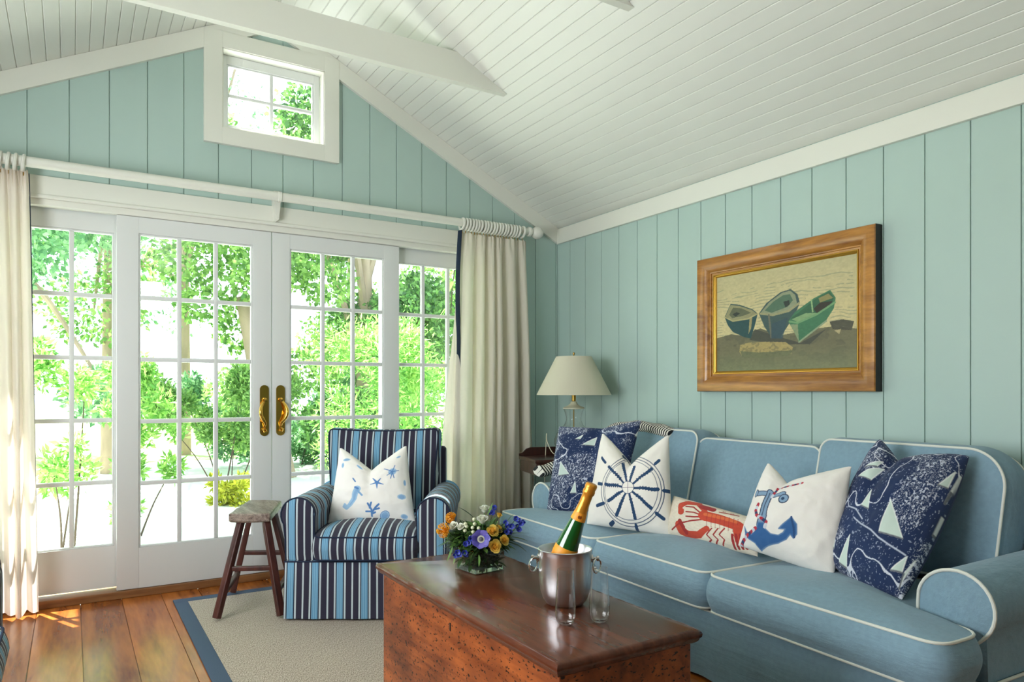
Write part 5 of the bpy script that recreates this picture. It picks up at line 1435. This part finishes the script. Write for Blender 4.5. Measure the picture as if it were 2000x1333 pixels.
# delphinium sprigs
for pts, lb in (([(988, 1022), (992, 1030), (996, 1038), (990, 1040), (1000, 1028)], 'deep blue delphinium sprig right of the yellow roses'), ([(1008, 1014), (1013, 1017)], 'blue delphinium floret high on the right tip'), ([(1021, 1019), (1018, 1022)], 'blue delphinium floret, outermost on the right'), ([(1011, 1030), (1014, 1033)], 'blue delphinium floret below the outermost right one'),
                ([(915, 1060), (920, 1053), (910, 1063)], 'blue delphinium sprig left of the violet anemone'), ([(894, 1078), (897, 1085), (890, 1084)], 'blue florets hanging over the left vase corner'), ([(908, 1079), (911, 1083)], 'blue florets over the front of the vase'), ([(962, 1003), (966, 993), (958, 1000)], 'dark blue sprig behind the topmost white rose')):
    f0 = 2.5 if pts[0][0] > 950 else 2.42
    if pts[0][1] == 1003: f0 = 2.56
    c_ = at(pts[0][0], pts[0][1], f0); r = empty('delphinium_sprig', c_); tag(r, lb, 'flower')
    m = MB()
    for px, py in pts:
        p = at(px, py, f0+rg.uniform(-.01, .01)); a_ = Vector((-SA, -CA, rg.uniform(-.2, .5))).normalized()
        for i in range(6): petal(m, p-c_, a_, i*PI/3+rg.random(), 0.002, 0.0115, 0.010, 0.7, 0.2, rg.random())
    m.build('florets', M['p_blu'], r, angle=180)
    m = MB(); stem_to(m, c_); m.v = [tuple(Vector(v)-c_) for v in m.v]; m.build('stem', M['stem'], r)
# berry sprig
c_ = at(922, 1034, 2.46); r = empty('berry_sprig', c_); tag(r, 'sprig of pale round berries between the white roses and the anemone', 'flower')
for px, py in [(909, 1024), (911, 1029), (927, 1024), (923, 1031.5), (935, 1032.5), (924, 1040), (919, 1049), (926, 1015), (908, 1037)]:
    p = at(px, py, 2.45)-c_; m = MB(); m.lathe([(0.0065*math.sin(t), -0.0065*math.cos(t)) for t in np.linspace(0, PI, 9)], p, 12); m.build('berry', M['berry'], r)
m = MB(); stem_to(m, c_); m.v = [tuple(Vector(v)-c_) for v in m.v]; m.build('stem', M['stem'], r)

# ------------------------------------------------------------------ the garden
GZ = -0.12
M['gravel'] = mat('pale_gravel', (222, 226, 212), 0.95, bump=0.4, bscale=60, var=0.12, vscale=3)
M['lawn'] = mat('sunny_lawn', (176, 190, 120), 0.95, bump=0.5, bscale=40, var=0.3, vscale=1.2)
M['bark'] = mat('tree_bark', (168, 150, 122), 0.9, bump=1.0, bscale=18, var=0.4, vscale=5, stretch=(1, 1, .3))
M['twig'] = mat('thin_twig', (78, 66, 52), 0.9)
M['leaf_a'] = mat_leaf('leaf_mid', '4c7d38', 'abd274', 0.6)
M['leaf_b'] = mat_leaf('leaf_dark', '2f5a2c', '86b860', 0.5)
M['leaf_c'] = mat_leaf('leaf_lime', '57973a', 'b4da78', 0.6)
M['leaf_d'] = mat_leaf('leaf_bluegreen', '4f8656', 'a8d698', 0.6)
M['leaf_e'] = mat_leaf('leaf_yellow', '8a9a20', 'e4e052', 0.5)
m = MB(); m.box((-30, D+0.14, GZ-0.3), (40, 14.0, GZ)); tag(m.build('patio', M['gravel'], smooth=False), kind='structure')
m = MB(); m.box((-60, 14.0, GZ-0.3), (70, 80, GZ-0.01)); tag(m.build('lawn', M['lawn'], smooth=False), kind='structure')

def leaves(name, blobs, n, size, mk, parent, seed, elong=1.6, droop=0.2, shell=0.45):
    r = np.random.RandomState(seed); B = np.array([b[:3] for b in blobs]); R_ = np.array([b[3:6] if len(b) > 4 else (b[3],)*3 for b in blobs])
    w = (R_[:, 0]*R_[:, 1]*R_[:, 2])**0.66; w /= w.sum(); k = r.choice(len(blobs), n, p=w)
    d = r.normal(size=(n, 3)); d /= np.linalg.norm(d, axis=1)[:, None]
    q = (shell+(1-shell)*r.rand(n))**0.8
    p = B[k]+R_[k]*d*q[:, None]
    t = r.normal(size=(n, 3)); t[:, 2] -= droop*2; t = t+d*0.8; t /= np.linalg.norm(t, axis=1)[:, None]
    u = r.normal(size=(n, 3)); s = np.cross(t, u); s /= np.linalg.norm(s, axis=1)[:, None]
    L = size*(0.6+0.8*r.rand(n))[:, None]; Wd = L/elong*0.5
    V = np.stack([p, p+t*L*0.45+s*Wd, p+t*L, p+t*L*0.45-s*Wd], 1).reshape(-1, 3)
    me = bpy.data.meshes.new(name); f = np.arange(4*n, dtype=np.int32)
    me.vertices.add(4*n); me.vertices.foreach_set('co', V.astype(np.float32).ravel())
    me.loops.add(4*n); me.loops.foreach_set('vertex_index', f)
    me.polygons.add(n); me.polygons.foreach_set('loop_start', np.arange(0, 4*n, 4, dtype=np.int32)); me.polygons.foreach_set('loop_total', np.full(n, 4, dtype=np.int32))
    me.update(calc_edges=True)
    uv = me.uv_layers.new(name='UVMap'); c = np.repeat(r.rand(n)**1.2, 4); uv.data.foreach_set('uv', np.stack([c, c], 1).astype(np.float32).ravel())
    me.materials.append(M[mk]); o = bpy.data.objects.new(name, me); C.objects.link(o); o.parent = parent
    return o
def tree(name, x, y, h, rad, z0, mk, label, cat='tree', n=9000, size=0.16, seed=1, lean=(0, 0), tr=0.14, nb=14, group=None, branches=5, trunk_r2=0.4, elong=1.5):
    r = random.Random(seed); root = empty(name, (x, y, GZ)); tag(root, label, cat, group)
    blobs = []
    for i in range(nb):
        a = r.uniform(0, 6.28); q = rad*r.random()**0.5*0.75; z = r.uniform(z0, h)
        k = 1-0.5*abs((z-z0)/(h-z0)-0.4)
        b = rad*r.uniform(0.22, 0.42)
        blobs.append((lean[0]+math.cos(a)*q*k, lean[1]+math.sin(a)*q*k, z, b, b, b*0.7))
    leaves('foliage', blobs, n, size, mk, root, seed, elong)
    m = MB(); top = Vector((lean[0], lean[1], z0+(h-z0)*0.5))
    pts = [Vector((0, 0, -0.05)), Vector((lean[0]*.35, lean[1]*.35, top.z*0.35)), Vector((lean[0]*.7, lean[1]*.7, top.z*0.7)), top]
    pts = smooth(pts, 5); m.tube(pts, [tr*(1-(1-trunk_r2)*i/len(pts)) for i in range(len(pts))], 10)
    m.build('trunk', M['bark'] if tr > 0.03 else M['twig'], root)
    for i in range(branches):
        b = blobs[i % nb]; s = pts[int(len(pts)*r.uniform(.35, .8))]; e = Vector(b[:3])
        m = MB(); m.tube(smooth([s, (s+e)/2+Vector((0, 0, 0.1*rad)), e], 4), [tr*0.4, tr*0.35, tr*.3, tr*.28, tr*0.25, tr*.2, tr*.18, tr*.15, tr*0.1], 7); m.build('branch', M['bark'] if tr > 0.03 else M['twig'], root)
    return root
G = 'trees standing beyond the garden'
tree('tree', -0.9, 10.5, 6.5, 2.2, 0.9, 'leaf_d', 'broad blue-green tree behind the left side panel, nearest the left curtain', n=34000, size=0.075, seed=2)
tree('tree', 0.5, 12.5, 7.5, 2.0, 2.4, 'leaf_a', 'tall airy tree seen through the top panes of the left door', n=9000, size=0.085, seed=3)
tree('tree', 2.6, 10.6, 5.0, 1.7, 0.2, 'leaf_a', 'tree with thick leaning pale trunk beside the brass handles', n=12000, size=0.08, seed=4, lean=(-0.5, 0), tr=0.22, trunk_r2=0.6)
tree('tree', 4.2, 11.5, 6.6, 2.2, 0.7, 'leaf_b', 'dark green tree with upright trunk behind the right door', n=34000, size=0.085, seed=5, tr=0.2)
tree('tree', 7.2, 12.5, 7.0, 2.6, 0.5, 'leaf_b', 'dark tree behind the right side panel', n=30000, size=0.09, seed=6)
tree('tree', -4.5, 13.0, 7.5, 2.8, 0.6, 'leaf_b', 'dark tree far left beyond the patio', n=18000, size=0.11, seed=7)
tree('tree', 11.5, 14.0, 8.0, 3.2, 0.5, 'leaf_a', 'wide tree far right beyond the patio', n=18000, size=0.12, seed=8)
tree('tree', 1.9, 15.5, 9.5, 3.0, 2.5, 'leaf_d', 'tall pale tree whose crown shows in the small gable window', n=6500, size=0.085, seed=9)
tree('tree', -1.2, 17.5, 9.5, 3.2, 1.6, 'leaf_a', 'tall tree at the back left behind the blue-green tree', n=20000, size=0.11, seed=10)
tree('tree', 6.0, 17.5, 9.5, 3.4, 1.0, 'leaf_a', 'tall tree at the back right between the two dark trees', n=24000, size=0.11, seed=12)
# shrubs
def shrub(x, y, rx, ry, z0, z1, mk, label, n, size, seed, stems=7, elong=3.2, nb=18):
    r = random.Random(seed); root = empty('shrub', (x, y, GZ)); tag(root, label, 'shrub'); blobs = []
    for i in range(nb):
        a = r.uniform(0, 6.28); q = r.random()**0.5; z = r.uniform(z0, z1); k = math.sqrt(max(0.1, 1-((z-(z0+z1)/2)/((z1-z0)/2))**2*0.7))
        b = min(rx, ry)*r.uniform(.22, .4); blobs.append((math.cos(a)*q*rx*k*.8, math.sin(a)*q*ry*k*.8, z-GZ, b, b, b*1.1))
    leaves('foliage', blobs, n, size, mk, root, seed, elong, droop=-0.1, shell=0.2)
    for i in range(stems):
        b = blobs[i % nb]; a = Vector((b[0]*0.2+r.uniform(-.05, .05), b[1]*0.2, -0.02)); e = Vector(b[:3])
        m = MB(); m.tube(smooth([a, (a+e)/2+Vector((r.uniform(-.06, .06), r.uniform(-.05, .05), 0)), e], 5), [0.009-0.0006*k for k in range(11)], 6); m.build('stem', M['twig'], root)
    return root
shrub(2.75, 6.7, 0.95, 0.8, 0.0, 1.62, 'leaf_c', 'large lime green bamboo-like shrub outside the right door', 15000, 0.075, 21, 7, 4.5, 26)
shrub(3.9, 6.6, 0.8, 0.7, -0.05, 1.5, 'leaf_d', 'grey-green shrub outside the right side panel', 11000, 0.06, 22)
shrub(1.65, 9.6, 1.1, 0.6, 0.45, 1.5, 'leaf_a', 'spreading shrub under the leaning trunk beyond the left door', 14000, 0.06, 23, 6, 2.2)
shrub(-0.05, 5.8, 0.36, 0.3, 0.42, 1.45, 'leaf_c', 'small open shrub with bare twisting stems outside the left side panel', 2200, 0.06, 24, 3, 3.0, 12)
shrub(0.45, 6.9, 0.5, 0.4, 0.0, 1.35, 'leaf_c', 'leafy shrub behind the open one, left of the left door', 3600, 0.065, 27, 3, 3.0, 12)
shrub(1.5, 8.3, 0.34, 0.3, GZ, 0.16, 'leaf_e', 'low yellow-green clump on the patio left of the stool', 1500, 0.07, 25, 0, 2.5, 8)
shrub(5.3, 8.2, 1.2, 0.9, 0.0, 2.1, 'leaf_b', 'dark shrub at the right behind the grey-green one', 6000, 0.1, 26)
shrub(3.2, 12.2, 2.4, 0.8, 0.0, 1.6, 'leaf_d', 'hedge-like row of bushes at the far side of the patio', 20000, 0.07, 28, 5, 2.0, 30)
# an overhanging leafy branch near the glass at the right
root = empty('hanging_branch', (2.75, 5.45, 2.42)); tag(root, 'lime leafy branch hanging down outside the right side panel', 'branch'); r = random.Random(4)
m = MB(); P = smooth([(0.25, 0.15, 0.1), (0.1, 0.05, -0.1), (0.02, 0, -0.35), (0.0, 0, -0.62)], 5); m.tube(P, 0.005, 6); m.build('twig', M['twig'], root)
m = MB()
for i in range(22):
    p = P[2+int(r.random()*(len(P)-3))]; s = 1 if i % 2 else -1
    leaf_blade(m, p, (s*r.uniform(.5, 1), r.uniform(-.5, .5), -r.uniform(.3, .9)), r.uniform(.13, .2), 0.05, r.random(), curl=0.3)
m.build('leaves', M['leaf_c'], root, angle=180)
